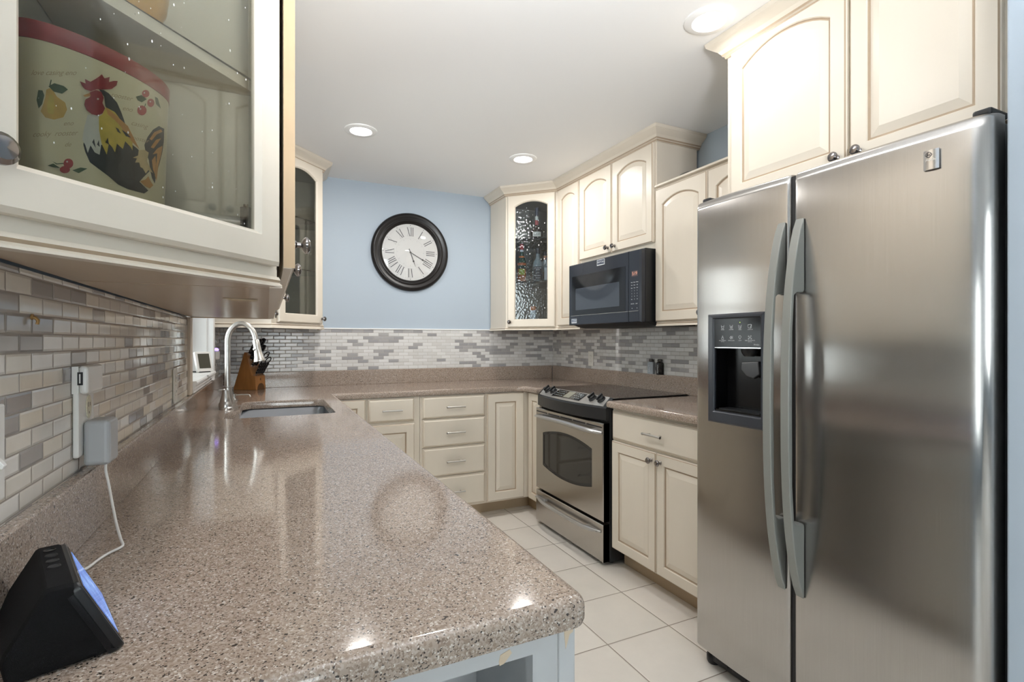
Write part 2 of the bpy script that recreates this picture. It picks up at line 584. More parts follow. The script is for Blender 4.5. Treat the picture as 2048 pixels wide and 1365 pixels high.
def window(name, M, w, h, bars, parent_kind=True):
    """frame bars around and across an opening, pane behind"""
    mb = MB(M)
    t = 0.045
    mb.box(0, w, 0, t, 0, 0.05).box(0, w, h - t, h, 0, 0.05).box(0, t, t, h - t, 0, 0.05).box(w - t, w, t, h - t, 0, 0.05)
    mb.box(t, w - t, h / 2 - 0.02, h / 2 + 0.02, 0.005, 0.045)
    for k in range(1, bars):
        mb.box(w * k / bars - 0.01, w * k / bars + 0.01, t, h / 2 - 0.02, 0.01, 0.04)
        mb.box(w * k / bars - 0.01, w * k / bars + 0.01, h / 2 + 0.02, h - t, 0.01, 0.04)
    o = mb.build(name, WHITE, None, bevel=0.003, kind='structure')
    MB(M).box(t, w - t, t, h / 2 - 0.02, 0.022, 0.026).box(t, w - t, h / 2 + 0.02, h - t, 0.022, 0.026).build('window_pane', CLEAR, o)
    return o


w1 = window('window_1', frame(XL - 0.155, WY0 + 0.012, WZ0 + 0.012, 1, 0), WY1 - WY0 - 0.024, WZ1 - WZ0 - 0.024, 1)
mb = MB()
# white jamb lining, casing with its room-side lip, stool and stepped apron
mb.box(XL - 0.155, XL + 0.002, WY1 - 0.012, WY1, WZ0, WZ1).box(XL - 0.155, XL + 0.002, WY0, WY0 + 0.012, WZ0, WZ1)
mb.box(XL - 0.155, XL + 0.002, WY0, WY1, WZ1 - 0.012, WZ1).box(XL - 0.155, XL + 0.002, WY0, WY1, WZ0, WZ0 + 0.012)
mb.box(XL, TXL + 0.022, WY1 - 0.006, WY1 + 0.062, SPL_Z + 0.002, 2.04)
mb.build('window_jamb', WHITE, w1, bevel=0.003)
mb = MB()
mb.prism([(XL, 1.074), (-0.262, 1.074), (-0.258, 1.068), (-0.258, 1.060), (-0.264, 1.055), (-0.264, 1.043), (-0.27, 1.038), (-0.27, 1.026), (-0.276, 1.0225), (XL, 1.0225)], WY0 - 0.006, WY1 + 0.07, axis='y')
mb.build('window_sill', WHITE, w1, bevel=0.0015)
window('added_window_2', frame(0.6, -3.24, 0.55, 0, 1), 1.2, 1.8, 2)  # unseen window added behind the camera for even fill light
window('added_window_3', frame(-3.64, -2.0, 0.55, 1, 0), 1.1, 1.8, 2)  # second added window, also out of view, for the same fill

# mosaic tile fields, their edge strips
struct('trim_1', MB().box(XL, TXL + 0.010, 2.372, 2.446, SPL_Z + 0.001, 1.333), mat('tile_edge_strip', (0.52, 0.43, 0.33), 0.4), bevel=0.003)
struct('trim_2', MB().box(0.325, 1.686, YB, TYB - 0.006, 1.3255, 1.334), WHITE, bevel=0.002)
bs = MB().box(XL, TXL, 0.32, 2.372, SPL_Z - 0.01, 1.333).build('tile_backsplash', TILE_SIDE)
tag(bs, 'glossy grey and cream mosaic tiles on the left wall under the near glass cabinet', 'backsplash')
hook = MB().tube([(TXL, 0.895, 1.272), (TXL + 0.004, 0.895, 1.271), (TXL + 0.007, 0.895, 1.267), (TXL + 0.006, 0.895, 1.262)], 0.0022).lathe([(0.004, 0), (0.004, 0.002)], 10, (TXL, 0.895, 1.272), (1, 0, 0))
tag(hook.build('wall_hook', mat('rusty_brass', (0.38, 0.22, 0.08), 0.5, 0.6)), 'tiny rusty hook in the tiles below the near glass cabinet', 'hook')
bs = MB().box(XL, TXL, 3.268, YB, SPL_Z - 0.01, 1.325).build('tile_backsplash', TILE_SIDE)
tag(bs, 'narrow strip of mosaic tile between the window and the far left corner', 'backsplash')
bs = MB().box(XL + 0.012, TXR, TYB, YB, SPL_Z - 0.01, 1.3255).build('tile_backsplash', TILE_BACK)
tag(bs, 'grey and white mosaic tiles on the back wall under the clock', 'backsplash')
bs = MB().box(TXR, XR, 1.49, TYB, SPL_Z - 0.01, 1.36).build('tile_backsplash', TILE_RIGHT)
tag(bs, 'grey and white mosaic tiles on the right wall behind the cooktop', 'backsplash')

# ================================================================== cabinets
DOOR_T = 0.02


def rect_loop(w, h, us, d, n):
    return [(d, d, n), (w - d, d, n), (w - d, h - d, n)] + [(min(max(u, d), w - d), h - d, n) for u in us] + [(d, h - d, n)]


def arch_loop(x0, x1, zb, cx, cz, R, K, d, n, flat=None):
    x0, x1, zb = x0 + d, x1 - d, zb + d
    pts = [(x0, zb, n), (x1, zb, n)]
    for i in range(K + 2):
        u = x1 + (x0 - x1) * i / (K + 1)
        z = flat - d if R is None else cz + math.sqrt(max((R - d) ** 2 - (u - cx) ** 2, 0))
        pts.append((u, z, n))
    return pts


def knob_mb(M, u, z, n, r=0.0155):
    k = MB(M)
    k.lathe([(0.009, 0), (0.009, 0.003), (0.0055, 0.006), (0.005, 0.013), (r * 0.75, 0.017), (r, 0.0215), (r * 0.98, 0.025), (r * 0.7, 0.0295), (0.0001, 0.0315)], 20, (u, z, n), (0, 0, 1))
    return k


def pull_mb(M, u, z, n, L=0.13):
    p = MB(M)
    p.tube([(u - L / 2, z, n + 0.028), (u + L / 2, z, n + 0.028)], 0.0055, 12)
    for s in (-1, 1):
        p.tube([(u + s * L * 0.3, z, n), (u + s * L * 0.3, z, n + 0.028)], 0.0042, 10)
        p.lathe([(0.0068, 0), (0.0068, 0.006)], 12, (u + s * (L / 2 - 0.003) - (0.003), z, n + 0.028), (1, 0, 0))
    return p


def door(parent, M, w, h, style='arch', sw=0.052, top=0.052, rise=0.045, knob=None, pull=False, name='door', pane=None, knob_r=0.0155, t=DOOR_T, edge=None):
    """M puts the lower left corner of the door's back on the cabinet face"""
    K = 11 if style in ('arch', 'glass') else 1
    if style == 'drawer':
        L = [rect_loop(w, h, [w / 2], 0, 0), rect_loop(w, h, [w / 2], 0, t - 0.010), rect_loop(w, h, [w / 2], 0.004, t - 0.006), rect_loop(w, h, [w / 2], 0.006, t - 0.006), rect_loop(w, h, [w / 2], 0.014, t)]
        o = MB(M).loops(L, [0, 0, 1, 0]).build(name, [CREAM, GLAZE], parent)
    else:
        x0, x1, zb = sw, w - sw, sw
        if style == 'rect':
            op = lambda d, n: arch_loop(x0, x1, zb, 0, 0, None, K, d, n, h - top)
        else:
            c = (x1 - x0) / 2
            R = (c * c + rise * rise) / (2 * rise)
            cx, cz = w / 2, h - top - R
            op = lambda d, n: arch_loop(x0, x1, zb, cx, cz, R, K, d, n)
        us = [p[0] for p in op(0, 0)[3:-1]]
        L = [rect_loop(w, h, us, 0, 0), rect_loop(w, h, us, 0, t - 0.006), rect_loop(w, h, us, 0.0025, t - 0.0035), rect_loop(w, h, us, 0.006, t), op(0, t)]
        if style == 'glass':
            L += [op(0.007, t - 0.009), op(0.007, 0.004), op(0.0, 0.0), rect_loop(w, h, us, 0, 0)]
            o = MB(M).loops(L, [0, 0, 0, 0, 0, 0, 0, 0], False, False).build(name, [CREAM, GLAZE], parent)
            pl = op(0.0045, 0.006)
            pl2 = op(0.0045, 0.009)
            MB(M).loops([pl, pl2]).build('glass_pane', pane or GLASS, o)
        else:
            L += [op(0.003, t - 0.004), op(0.0055, t - 0.0075), op(0.010, t - 0.0075), op(0.034, t - 0.002), op(0.036, t - 0.0015)]
            o = MB(M).loops(L, [0, 0, 1, 0, 0, 1, 1, 0, 0]).build(name, [CREAM, GLAZE], parent)
    if knob:
        knob_mb(M, knob[0], knob[1], t, knob_r).build('knob', KNOBM, o, smooth=True, label='dark nickel knob')
    if pull:
        pull_mb(M, w / 2, h / 2, t, min(0.13, w * 0.42)).build('handle', NICKEL, o, smooth=True, label='brushed nickel bar handle')
    return o


def inset_poly(poly, d):
    n = len(poly)
    out = []
    for i in range(n):
        p0, p1, p2 = Vector(poly[i - 1]), Vector(poly[i]), Vector(poly[(i + 1) % n])
        a, b = (p1 - p0).normalized(), (p2 - p1).normalized()
        na, nb = Vector((-a.y, a.x)), Vector((-b.y, b.x))
        m = (na + nb)
        m = m / max(m.dot(na), 1e-6)
        out.append(tuple(p1 + m * d))
    return out


def crown(name, path, parent=None):
    """moulding swept along a plan path; the outside of the run is on the right-hand side of travel"""
    prof = [(0.0, 2.366), (0.006, 2.368), (0.008, 2.376), (0.014, 2.379), (0.017, 2.386), (0.026, 2.398), (0.042, 2.410), (0.052, 2.418), (0.058, 2.424), (0.060, 2.432), (0.062, CEIL - 0.001), (-0.012, CEIL - 0.001), (-0.012, 2.366)]
    P = [Vector(p) for p in path]
    L = []
    for i, p in enumerate(P):
        dirs = []
        if i > 0:
            dirs.append((P[i] - P[i - 1]).normalized())
        if i < len(P) - 1:
            dirs.append((P[i + 1] - P[i]).normalized())
        ns = [Vector((d.y, -d.x)) for d in dirs]
        m = ns[0] if len(ns) == 1 else (ns[0] + ns[1])
        m = m / m.dot(ns[0])
        L.append([(p.x + m.x * o, p.y + m.y * o, z) for o, z in prof])
    mb = MB()
    n = len(prof)
    mb.loops(L, None, True, True)
    # glaze lines on the fine steps of the moulding
    mb.mi = [1 if (k < (len(L) - 1) * n and (k % n) in (1, 3)) else 0 for k in range(len(mb.mi))]
    return mb


def body(parent, poly, z0, z1, name='carcass', under=True, mi_bottom=1):
    mb = MB()
    n = len(poly)
    v = [(x, y, z0) for x, y in poly] + [(x, y, z1) for x, y in poly]
    f = [list(range(n - 1, -1, -1)), list(range(n, 2 * n))] + [(i, (i + 1) % n, n + (i + 1) % n, n + i) for i in range(n)]
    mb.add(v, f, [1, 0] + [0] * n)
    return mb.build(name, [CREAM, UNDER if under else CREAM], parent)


def hollow(parent, poly, z0, z1, open_edge, t=0.016, shelves=(), shelf_mat=None, shelf_in=0.03):
    """carcass open on one edge of its plan polygon (counter-clockwise); the face frame is built round that edge"""
    n = len(poly)
    inn = inset_poly(poly, t)
    mb = MB()
    for zz in ((z0, z0 + t), (z1 - t, z1)):
        v = [(x, y, zz[0]) for x, y in poly] + [(x, y, zz[1]) for x, y in poly]
        f = [list(range(n - 1, -1, -1)), list(range(n, 2 * n))] + [(i, (i + 1) % n, n + (i + 1) % n, n + i) for i in range(n)]
        mb.add(v, f, [2 if zz[0] == z0 else 1, 1 if zz[0] == z0 else 0] + [0] * n)
    for i in range(n):
        if i == open_edge:
            continue
        j = (i + 1) % n
        q = [poly[i], poly[j], inn[j], inn[i]]
        v = [(x, y, z0 + t) for x, y in q] + [(x, y, z1 - t) for x, y in q]
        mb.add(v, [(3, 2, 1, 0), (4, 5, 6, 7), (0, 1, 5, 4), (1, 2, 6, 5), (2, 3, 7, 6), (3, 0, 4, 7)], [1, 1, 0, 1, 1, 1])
    # face frame
    a, b = Vector(poly[open_edge]), Vector(poly[(open_edge + 1) % n])
    d = (b - a).normalized()
    M = frame(a.x, a.y, z0, d.y, -d.x)
    w = (b - a).length
    hh = z1 - z0
    mb2 = MB(M)
    mb2.box(0.001, 0.03, t, hh - t, -t, -0.0005).box(w - 0.03, w - 0.001, t, hh - t, -t, -0.0005).box(0.03, w - 0.03, t, 0.032, -t, -0.0005).box(0.03, w - 0.03, hh - 0.035, hh - t, -t, -0.0005)
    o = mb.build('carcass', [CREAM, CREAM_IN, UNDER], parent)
    mb2.build('face_frame', CREAM, parent)
    ins = inset_poly(poly, t + 0.0015)
    ia, ib = Vector(ins[open_edge]), Vector(ins[(open_edge + 1) % n])
    dn = Vector((-d.y, d.x)) * shelf_in
    ins = list(ins)
    # pull the front edge of the shelf back from the glass
    def slide(k, prev):
        p, q = Vector(ins[k]), Vector(ins[prev])
        e = (q - p)
        if e.length < 1e-6:
            return tuple(p)
        e.normalize()
        s = dn.dot(Vector((-d.y, d.x))) / max(e.dot(Vector((-d.y, d.x))), 0.2)
        return tuple(p + e * s)
    k0, k1 = open_edge, (open_edge + 1) % n
    new0 = slide(k0, (k0 - 1) % n)
    new1 = slide(k1, (k1 + 1) % n)
    ins[k0], ins[k1] = new0, new1
    for zs, th in shelves:
        v = [(x, y, zs) for x, y in ins] + [(x, y, zs + th) for x, y in ins]
        f = [list(range(n - 1, -1, -1)), list(range(n, 2 * n))] + [(i, (i + 1) % n, n + (i + 1) % n, n + i) for i in range(n)]
        MB().add(v, f).build('shelf', shelf_mat or CREAM, parent)
    return M, w


def light_rail(parent, path, z0, z1, name='light_rail'):
    prof = [(0.0, z1), (0.004, z1), (0.008, z1 - 0.006), (0.005, z1 - 0.010), (0.011, z0 + 0.003), (0.011, z0), (-0.010, z0), (-0.010, z1)]
    P = [Vector(p) for p in path]
    L = []
    for i, p in enumerate(P):
        ds = ([(P[i] - P[i - 1]).normalized()] if i > 0 else []) + ([(P[i + 1] - P[i]).normalized()] if i < len(P) - 1 else [])
        ns = [Vector((d.y, -d.x)) for d in ds]
        m = ns[0] if len(ns) == 1 else ns[0] + ns[1]
        m = m / m.dot(ns[0])
        L.append([(p.x + m.x * o, p.y + m.y * o, z) for o, z in prof])
    mb = MB().loops(L)
    n = len(prof)
    mb.mi = [1 if (k < (len(L) - 1) * n and (k % n) in (2,)) else 0 for k in range(len(mb.mi))]
    return mb.build(name, [CREAM, GLAZE], parent)


UZ0, UZ1 = 1.345, 2.385
FX = 1.985                                   # carcass face of the right-hand wall cabinets
# ---- right back corner cabinet with bottles
P = [(1.686, TYB - 0.004), (1.686, 3.645), (FX, 3.343), (TXR - 0.004, 3.343), (TXR - 0.004, TYB - 0.004)]
cc = thing('corner_cabinet', 'cream corner wall cabinet with an arched glass door showing liquor bottles', 'cabinet', (1.98, 3.7, UZ0))
M, w = hollow(cc, P, UZ0, UZ1, 1, shelves=((1.704 - 0.008, 0.008), (2.046 - 0.008, 0.008)), shelf_mat=SHELFG)
RCM, RCW = M, w
door(cc, off(M, 0.022, 0.0, 0.0005), w - 0.044, 1.022, 'glass', sw=0.055, top=0.048, rise=0.038, knob=(0.022, 0.04), pane=RAIN)
light_rail(cc, [(1.686, TYB - 0.004), (1.686, 3.645), (FX, 3.343)], 1.322, UZ0)

# ---- narrow cabinet, cabinet over the microwave
def wall_run(name, label, y_hi, y_lo, z0, z1, doors, rail=None, x=FX, xb=None, knob_r=0.0155, arch_rise=0.04):
    xb = TXR - 0.004 if xb is None else xb
    t = thing(name, label, 'cabinet', ((x + xb) / 2, (y_hi + y_lo) / 2, z0))
    body(t, [(x, y_hi), (x, y_lo), (xb, y_lo), (xb, y_hi)], z0, z1)
    for (ya, yb, za, zb, kn) in doors:
        door(t, frame(x - 0.0005, ya, za, -1, 0), ya - yb, zb - za, 'arch', rise=arch_rise, knob=kn, knob_r=knob_r)
    return t


nc = wall_run('wall_cabinet', 'tall narrow cream wall cabinet between the glass corner cabinet and the microwave', 3.341, 3.032, UZ0, UZ1, [(3.325, 3.036, 1.352, 2.366, None)], arch_rise=0.03)
light_rail(nc, [(FX, 3.341), (FX, 3.032)], 1.322, UZ0)
mc = wall_run('wall_cabinet', 'cream double-door wall cabinet right above the black microwave', 3.030, 2.256, 1.762, UZ1,
              [(3.026, 2.657, 1.80, 2.366, (0.335, 0.035)), (2.651, 2.272, 1.80, 2.366, (0.030, 0.035))])
sc_ = wall_run('wall_cabinet', 'shorter cream wall cabinet between the microwave and the fridge, its top below the ceiling', 2.254, 1.492, UZ0, 2.10,
               [(2.250, 1.876, 1.348, 2.086, (0.345, 0.035)), (1.870, 1.50, 1.348, 2.086, (0.030, 0.035))])
light_rail(sc_, [(FX, 2.254), (FX, 1.492)], 1.322, UZ0)
MB().box(FX - 0.024, TXR - 0.004, 1.492, 2.252, 2.1005, 2.112).build('top_edge', CREAM, sc_, bevel=0.002)
# crown along the corner cabinet, narrow cabinet and microwave cabinet, returning to the wall
cr = crown('c', [(1.686, TYB - 0.002), (1.686, 3.645), (FX - 0.004, 3.343), (FX - 0.004, 2.254), (XR - 0.001, 2.254)])
cr.build('trim_3', [CREAM, GLAZE], None, kind='structure')
# dark object lying on the short cabinet
bowl = MB().lathe([(0.02, 0), (0.05, 0.006), (0.075, 0.02), (0.085, 0.032), (0.072, 0.044), (0.04, 0.056), (0.0, 0.060)], 24, (2.12, 2.12, 2.113))
tag(bowl.build('dark_dish', mat('dark_ceramic', (0.05, 0.05, 0.045), 0.35, var=0.5, vscale=25), smooth=True), 'dark rounded dish lying on top of the short wall cabinet', 'dish')

# ---- cabinet over the fridge
FRX = 1.66
fc = thing('wall_cabinet', 'large cream double-door cabinet above the stainless refrigerator', 'cabinet', (1.98, 1.03, 1.83))
body(fc, [(FRX, 1.474), (FRX, 0.590), (TXR - 0.004, 0.590), (TXR - 0.004, 1.474)], 1.79, UZ1)
door(fc, frame(FRX - 0.0005, 1.446, 1.794, -1, 0), 0.447, 0.573, 'arch', sw=0.05, top=0.024, rise=0.056, knob=(0.418, 0.030))
door(fc, frame(FRX - 0.0005, 0.990, 1.794, -1, 0), 0.367, 0.573, 'arch', sw=0.05, top=0.024, rise=0.056, knob=(0.030, 0.030))
cr = crown('c', [(XR - 0.001, 1.476), (FRX, 1.476), (FRX, 0.572)])
cr.build('trim_4', [CREAM, GLAZE], None, kind='structure')

# ---- left back corner cabinet
P = [(TXL + 0.004, TYB - 0.004), (TXL + 0.004, 3.34), (0.02, 3.34), (0.335, 3.655), (0.335, TYB - 0.004)]
lc = thing('corner_cabinet', 'cream corner wall cabinet with an arched glass door in the far left corner', 'cabinet', (0.03, 3.65, UZ0))
M, w = hollow(lc, P, UZ0, UZ1, 2, shelves=((1.70, 0.008), (2.03, 0.008)), shelf_mat=SHELFG)
LCM, LCW = M, w
door(lc, off(M, 0.04, 0.008, 0.0005), w - 0.062, 1.03, 'glass', sw=0.05, top=0.05, rise=0.045, knob=(w - 0.072, 0.032))
knob_mb(M, 0.018, 0.055, 0.0, 0.012).build('knob', KNOBM, lc, smooth=True, label='dark nickel knob')
light_rail(lc, [(TXL + 0.004, 3.34), (0.02, 3.34), (0.335, 3.655), (0.335, TYB - 0.004)], 1.316, UZ0)
cr = crown('c', [(XL + 0.001, 3.34), (0.02, 3.34), (0.335, 3.655), (0.335, YB - 0.001)])
cr.build('trim_5', [CREAM, GLAZE], None, kind='structure')

# ---- near left: angled end cabinet and the run along the wall
NZ0 = 1.352
P = [(TXL + 0.004, 1.038), (TXL + 0.004, 0.664), (0.015, 1.0), (0.015, 1.038)]
ec = thing('corner_cabinet', 'cream angled end cabinet at the near left, its glass door showing a rooster planter', 'cabinet', (-0.15, 0.9, NZ0))
M, w = hollow(ec, P, NZ0, CEIL - 0.004, 1, t=0.014, shelves=((1.676, 0.018), (2.02, 0.018)), shelf_in=0.018)
NEM, NEW = M, w
door(ec, off(M, 0.006, 0.018, 0.0005), w - 0.018, 1.02, 'glass', sw=0.046, top=0.07, rise=0.06, knob=(0.020, 0.055), knob_r=0.016)
light_rail(ec, [(TXL + 0.004, 0.664), (0.015, 1.0)], 1.335, NZ0 + 0.0005)
hg = MB(M).box(w - 0.052, w - 0.040, 0.075, 0.115, -0.030, -0.017).lathe([(0.004, 0), (0.004, 0.05)], 10, (w - 0.046, 0.07, -0.024), (0, 1, 0))
hg.build('hinge', KNOBM, ec)
lw = thing('wall_cabinet', 'cream wall cabinet along the left wall, seen end-on with chrome knobs', 'cabinet', (-0.13, 1.75, NZ0))
body(lw, [(TXL + 0.004, 1.040), (0.015, 1.040), (0.015, 2.44), (TXL + 0.004, 2.44)], NZ0, CEIL - 0.004)
MB().box(TXL + 0.004, 0.012, 2.428, 2.442, 1.3335, NZ0 - 0.0005).build('back_rail', RAWWOOD, lw)
light_rail(lw, [(0.013, 1.016), (0.013, 2.44)], 1.335, NZ0 - 0.0004)
for k, (ya, yb, ky, kz) in enumerate(((1.020, 1.335, 0.062, 0.055), (1.341, 1.885, 0.045, 0.045), (1.891, 2.436, 0.285, 0.035))):
    o = door(lw, frame(0.026, ya, 1.372, 1, 0), yb - ya, 1.03, 'arch', rise=0.05, knob=(ky, kz), knob_r=0.0165)
    if k == 0:
        mm = MB().box(0.0262, 0.0455, 1.0185, 1.0196, 1.373, 2.40)
        mm.build('door_edge', RAWWOOD, o, label='raw wood edge of the door')
# scraps of torn tape under the near cabinet
tp = MB().add([(-0.09, 1.30, 1.3345), (-0.02, 1.33, 1.3335), (-0.025, 1.385, 1.3345), (-0.075, 1.37, 1.3335), (-0.09, 1.30, 1.3355), (-0.02, 1.33, 1.335), (-0.025, 1.385, 1.3355), (-0.075, 1.37, 1.335)],
              [(0, 1, 2, 3), (7, 6, 5, 4), (0, 4, 5, 1), (1, 5, 6, 2), (2, 6, 7, 3), (3, 7, 4, 0)])
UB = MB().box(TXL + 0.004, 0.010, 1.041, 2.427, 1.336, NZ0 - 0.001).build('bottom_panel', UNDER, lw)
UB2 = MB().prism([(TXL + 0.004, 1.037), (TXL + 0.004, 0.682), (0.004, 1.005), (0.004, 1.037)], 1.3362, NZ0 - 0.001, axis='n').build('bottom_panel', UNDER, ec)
tag(tp.build('tape_scrap', mat('old_tape', (0.66, 0.56, 0.40), 0.5)), 'torn scrap of old tape stuck under the left wall cabinet', 'tape')

# ================================================================== counters
CT = 0.914
CB = 0.876


def slab(name, outer, holes, z0, z1, m, parent, r=0.017):
    """stone slab: rounded nosing on the outside, crisp edge round the cut-outs"""
    prof = [(0.007, z0), (0.002, z0 + 0.003), (0.0, z0 + 0.009)] + [(r * (1 - math.cos(PI / 2 * i / 6)), z1 - r + r * math.sin(PI / 2 * i / 6)) for i in range(7)]
    hprof = [(0.0, z0), (0.0, z1 - 0.003), (-0.001, z1 - 0.001), (-0.003, z1)]
    bm = bmesh.new()

    def ring(poly, d, z):
        return [bm.verts.new((x, y, z)) for x, y in (inset_poly(poly, d) if d else poly)]

    def skin(rings):
        for A, B in zip(rings, rings[1:]):
            for i in range(len(A)):
                j = (i + 1) % len(A)
                bm.faces.new((A[i], A[j], B[j], B[i])).smooth = True
    oR = [ring(outer, d, z) for d, z in prof]
    skin(oR)
    hR = [[ring(h, d, z) for d, z in hprof] for h in holes]
    for h in hR:
        skin(h)
    for k in (0, -1):
        es = []
        for rr in [oR[k]] + [h[k] for h in hR]:
            for i in range(len(rr)):
                e_ = bm.edges.get((rr[i], rr[(i + 1) % len(rr)]))
                es.append(e_)
        bmesh.ops.triangle_fill(bm, use_beauty=True, use_dissolve=False, edges=es)
    bmesh.ops.recalc_face_normals(bm, faces=bm.faces)
    for e_ in bm.edges:
        if len(e_.link_faces) == 2 and e_.calc_face_angle(0) > math.radians(34):
            e_.smooth = False
    me = bpy.data.meshes.new(name)
    bm.to_mesh(me)
    bm.free()
    me.materials.append(m)
    o = bpy.data.objects.new(name, me)
    C.objects.link(o)
    o.parent = parent
    o.matrix_parent_inverse = Matrix.Translation(-parent.location)
    return o


def arc(cx, cy, r, a0, a1, n):
    return [(cx + r * math.cos(math.radians(a0 + (a1 - a0) * i / n)), cy + r * math.sin(math.radians(a0 + (a1 - a0) * i / n))) for i in range(n + 1)]


LFX = 0.374                                  # front edge of the left run
BFY = 3.287                                  # front edge of the back run
RFX = 1.668                                  # front edge of the right run
SX0, SX1, SY0, SY1 = -0.118, 0.281, 2.435, 3.06
ct = thing('countertop', 'speckled brown stone countertop running from the near peninsula round to the cooktop', 'countertop', (0.05, 1.5, CB))
outer = [(TXL + 0.001, 0.543)] + arc(LFX - 0.028, 0.571, 0.028, -90, 0, 6) + [(LFX - 0.006, BFY)] + [(1.60, BFY)] + arc(1.598, BFY - 0.07, 0.07, 90, 30, 4) + [(RFX, 3.165), (RFX, 3.098), (TXR - 0.001, 3.098), (TXR - 0.001, TYB - 0.001), (TXL + 0.001, TYB - 0.001)]
hole = [(-0.165, SY0 + 0.02)] + arc(-0.145, SY0 + 0.02, 0.02, 180, 270, 3)[1:] + arc(SX1 - 0.03, SY0 + 0.03, 0.03, 270, 360, 4) + arc(SX1 - 0.05, SY1 - 0.05, 0.05, 0, 90, 4) + arc(SX0 + 0.05, SY1 - 0.05, 0.05, 90, 180, 4) + [(SX0, 2.74), (SX0 - 0.012, 2.69), (SX0 - 0.034, 2.655), (-0.165, 2.62)]
slab('counter_slab', outer, [hole], CB, CT, GRANITE, ct)
mb = MB()
mb.box(TXL, TXL + 0.020, 0.545, TYB, CT - 0.002, SPL_Z).box(TXL + 0.02, TXR - 0.02, TYB - 0.020, TYB, CT - 0.002, SPL_Z)
mb.build('upstand', GRANITE, ct, bevel=0.004)
ct2 = thing('countertop', 'speckled brown stone countertop on the right run between the range and the fridge', 'countertop', (2.0, 1.9, CB))
slab('counter_slab', [(RFX, 1.492), (TXR - 0.001, 1.492), (TXR - 0.001, 2.298), (RFX, 2.298)], [], CB, CT, GRANITE, ct2)
MB().box(TXR - 0.020, TXR, 1.492, TYB - 0.021, CT - 0.002, SPL_Z).build('upstand', GRANITE, ct2, bevel=0.004)

# ================================================================== base cabinets
BY = 3.31                                    # carcass face of the back run
BX = 1.716                                   # carcass face of the right run
LX = 0.335                                   # carcass face of the left run
BZ0, BZ1 = 0.105, 0.8755


def base_body(parent, x0, x1, y0, y1, toe_side):
    mb = MB().box(x0, x1, y0, y1, BZ0, BZ1)
    mb.build('carcass', CREAM, parent)
    d = 0.075
    e = {'y-': (x0, x1, y0 + d, y1), 'x-': (x0 + d, x1, y0, y1), 'x+': (x0, x1 - d, y0, y1)}[toe_side]
    MB().box(*e, 0.0, BZ0).build('toe_kick', TOE, parent)


# back run, left to right
t = thing('base_cabinet', 'cream base cabinet in the inner corner, its panelled door half hidden by the peninsula', 'cabinet', (0.42, 3.6, 0))
base_body(t, 0.345, 0.560, BY, TYB - 0.005, 'y-')
door(t, frame(0.350, BY - 0.0005, 0.115, 0, -1), 0.205, 0.755, 'rect', sw=0.048)
t = thing('base_cabinet', 'cream base cabinet with one drawer over one door, left of the drawer bank', 'cabinet', (0.72, 3.6, 0))
base_body(t, 0.562, 0.905, BY, TYB - 0.005, 'y-')
door(t, frame(0.570, BY - 0.0005, 0.718, 0, -1), 0.297, 0.150, 'drawer', pull=True, name='drawer')
door(t, frame(0.570, BY - 0.0005, 0.115, 0, -1), 0.297, 0.585, 'rect', knob=(0.03, 0.54))
t = thing('base_cabinet', 'cream base cabinet with a bank of four drawers on the back wall', 'cabinet', (1.14, 3.6, 0))
base_body(t, 0.907, 1.370, BY, TYB - 0.005, 'y-')
for z0, z1 in ((0.722, 0.868), (0.531, 0.716), (0.333, 0.525), (0.118, 0.327)):
    door(t, frame(0.921, BY - 0.0005, z0, 0, -1), 0.446, z1 - z0, 'drawer', pull=True, name='drawer')
t = thing('base_cabinet', 'cream corner base cabinet with two doors meeting at the inside corner beside the range', 'cabinet', (1.98, 3.5, 0))
mb = MB().prism([(1.372, BY), (BX, BY), (BX, 3.100), (TXR - 0.005, 3.100), (TXR - 0.005, TYB - 0.005), (1.372, TYB - 0.005)], BZ0, BZ1)
mb.build('carcass', CREAM, t)
MB().prism([(1.372, BY + 0.12), (BX + 0.06, BY + 0.12), (BX + 0.06, 3.100), (TXR - 0.005, 3.100), (TXR - 0.005, TYB - 0.005), (1.372, TYB - 0.005)], 0, BZ0).build('toe_kick', TOE, t)
door(t, frame(1.380, BY - 0.0005, 0.115, 0, -1), 0.288, 0.755, 'rect', sw=0.06, top=0.06)
door(t, frame(BX - 0.0005, 3.282, 0.108, -1, 0), 0.180, 0.760, 'rect', sw=0.048)
# right run
t = thing('base_cabinet', 'cream base cabinet with a wide drawer over two doors between range and fridge', 'cabinet', (2.0, 1.9, 0))
base_body(t, BX, TXR - 0.005, 1.492, 2.300, 'x-')
door(t, frame(BX - 0.0005, 2.290, 0.704, -1, 0), 0.70, 0.155, 'drawer', pull=True, name='drawer')
door(t, frame(BX - 0.0005, 2.290, 0.110, -1, 0), 0.352, 0.585, 'rect', knob=(0.322, 0.545))
door(t, frame(BX - 0.0005, 1.934, 0.110, -1, 0), 0.352, 0.585, 'rect', knob=(0.030, 0.545))
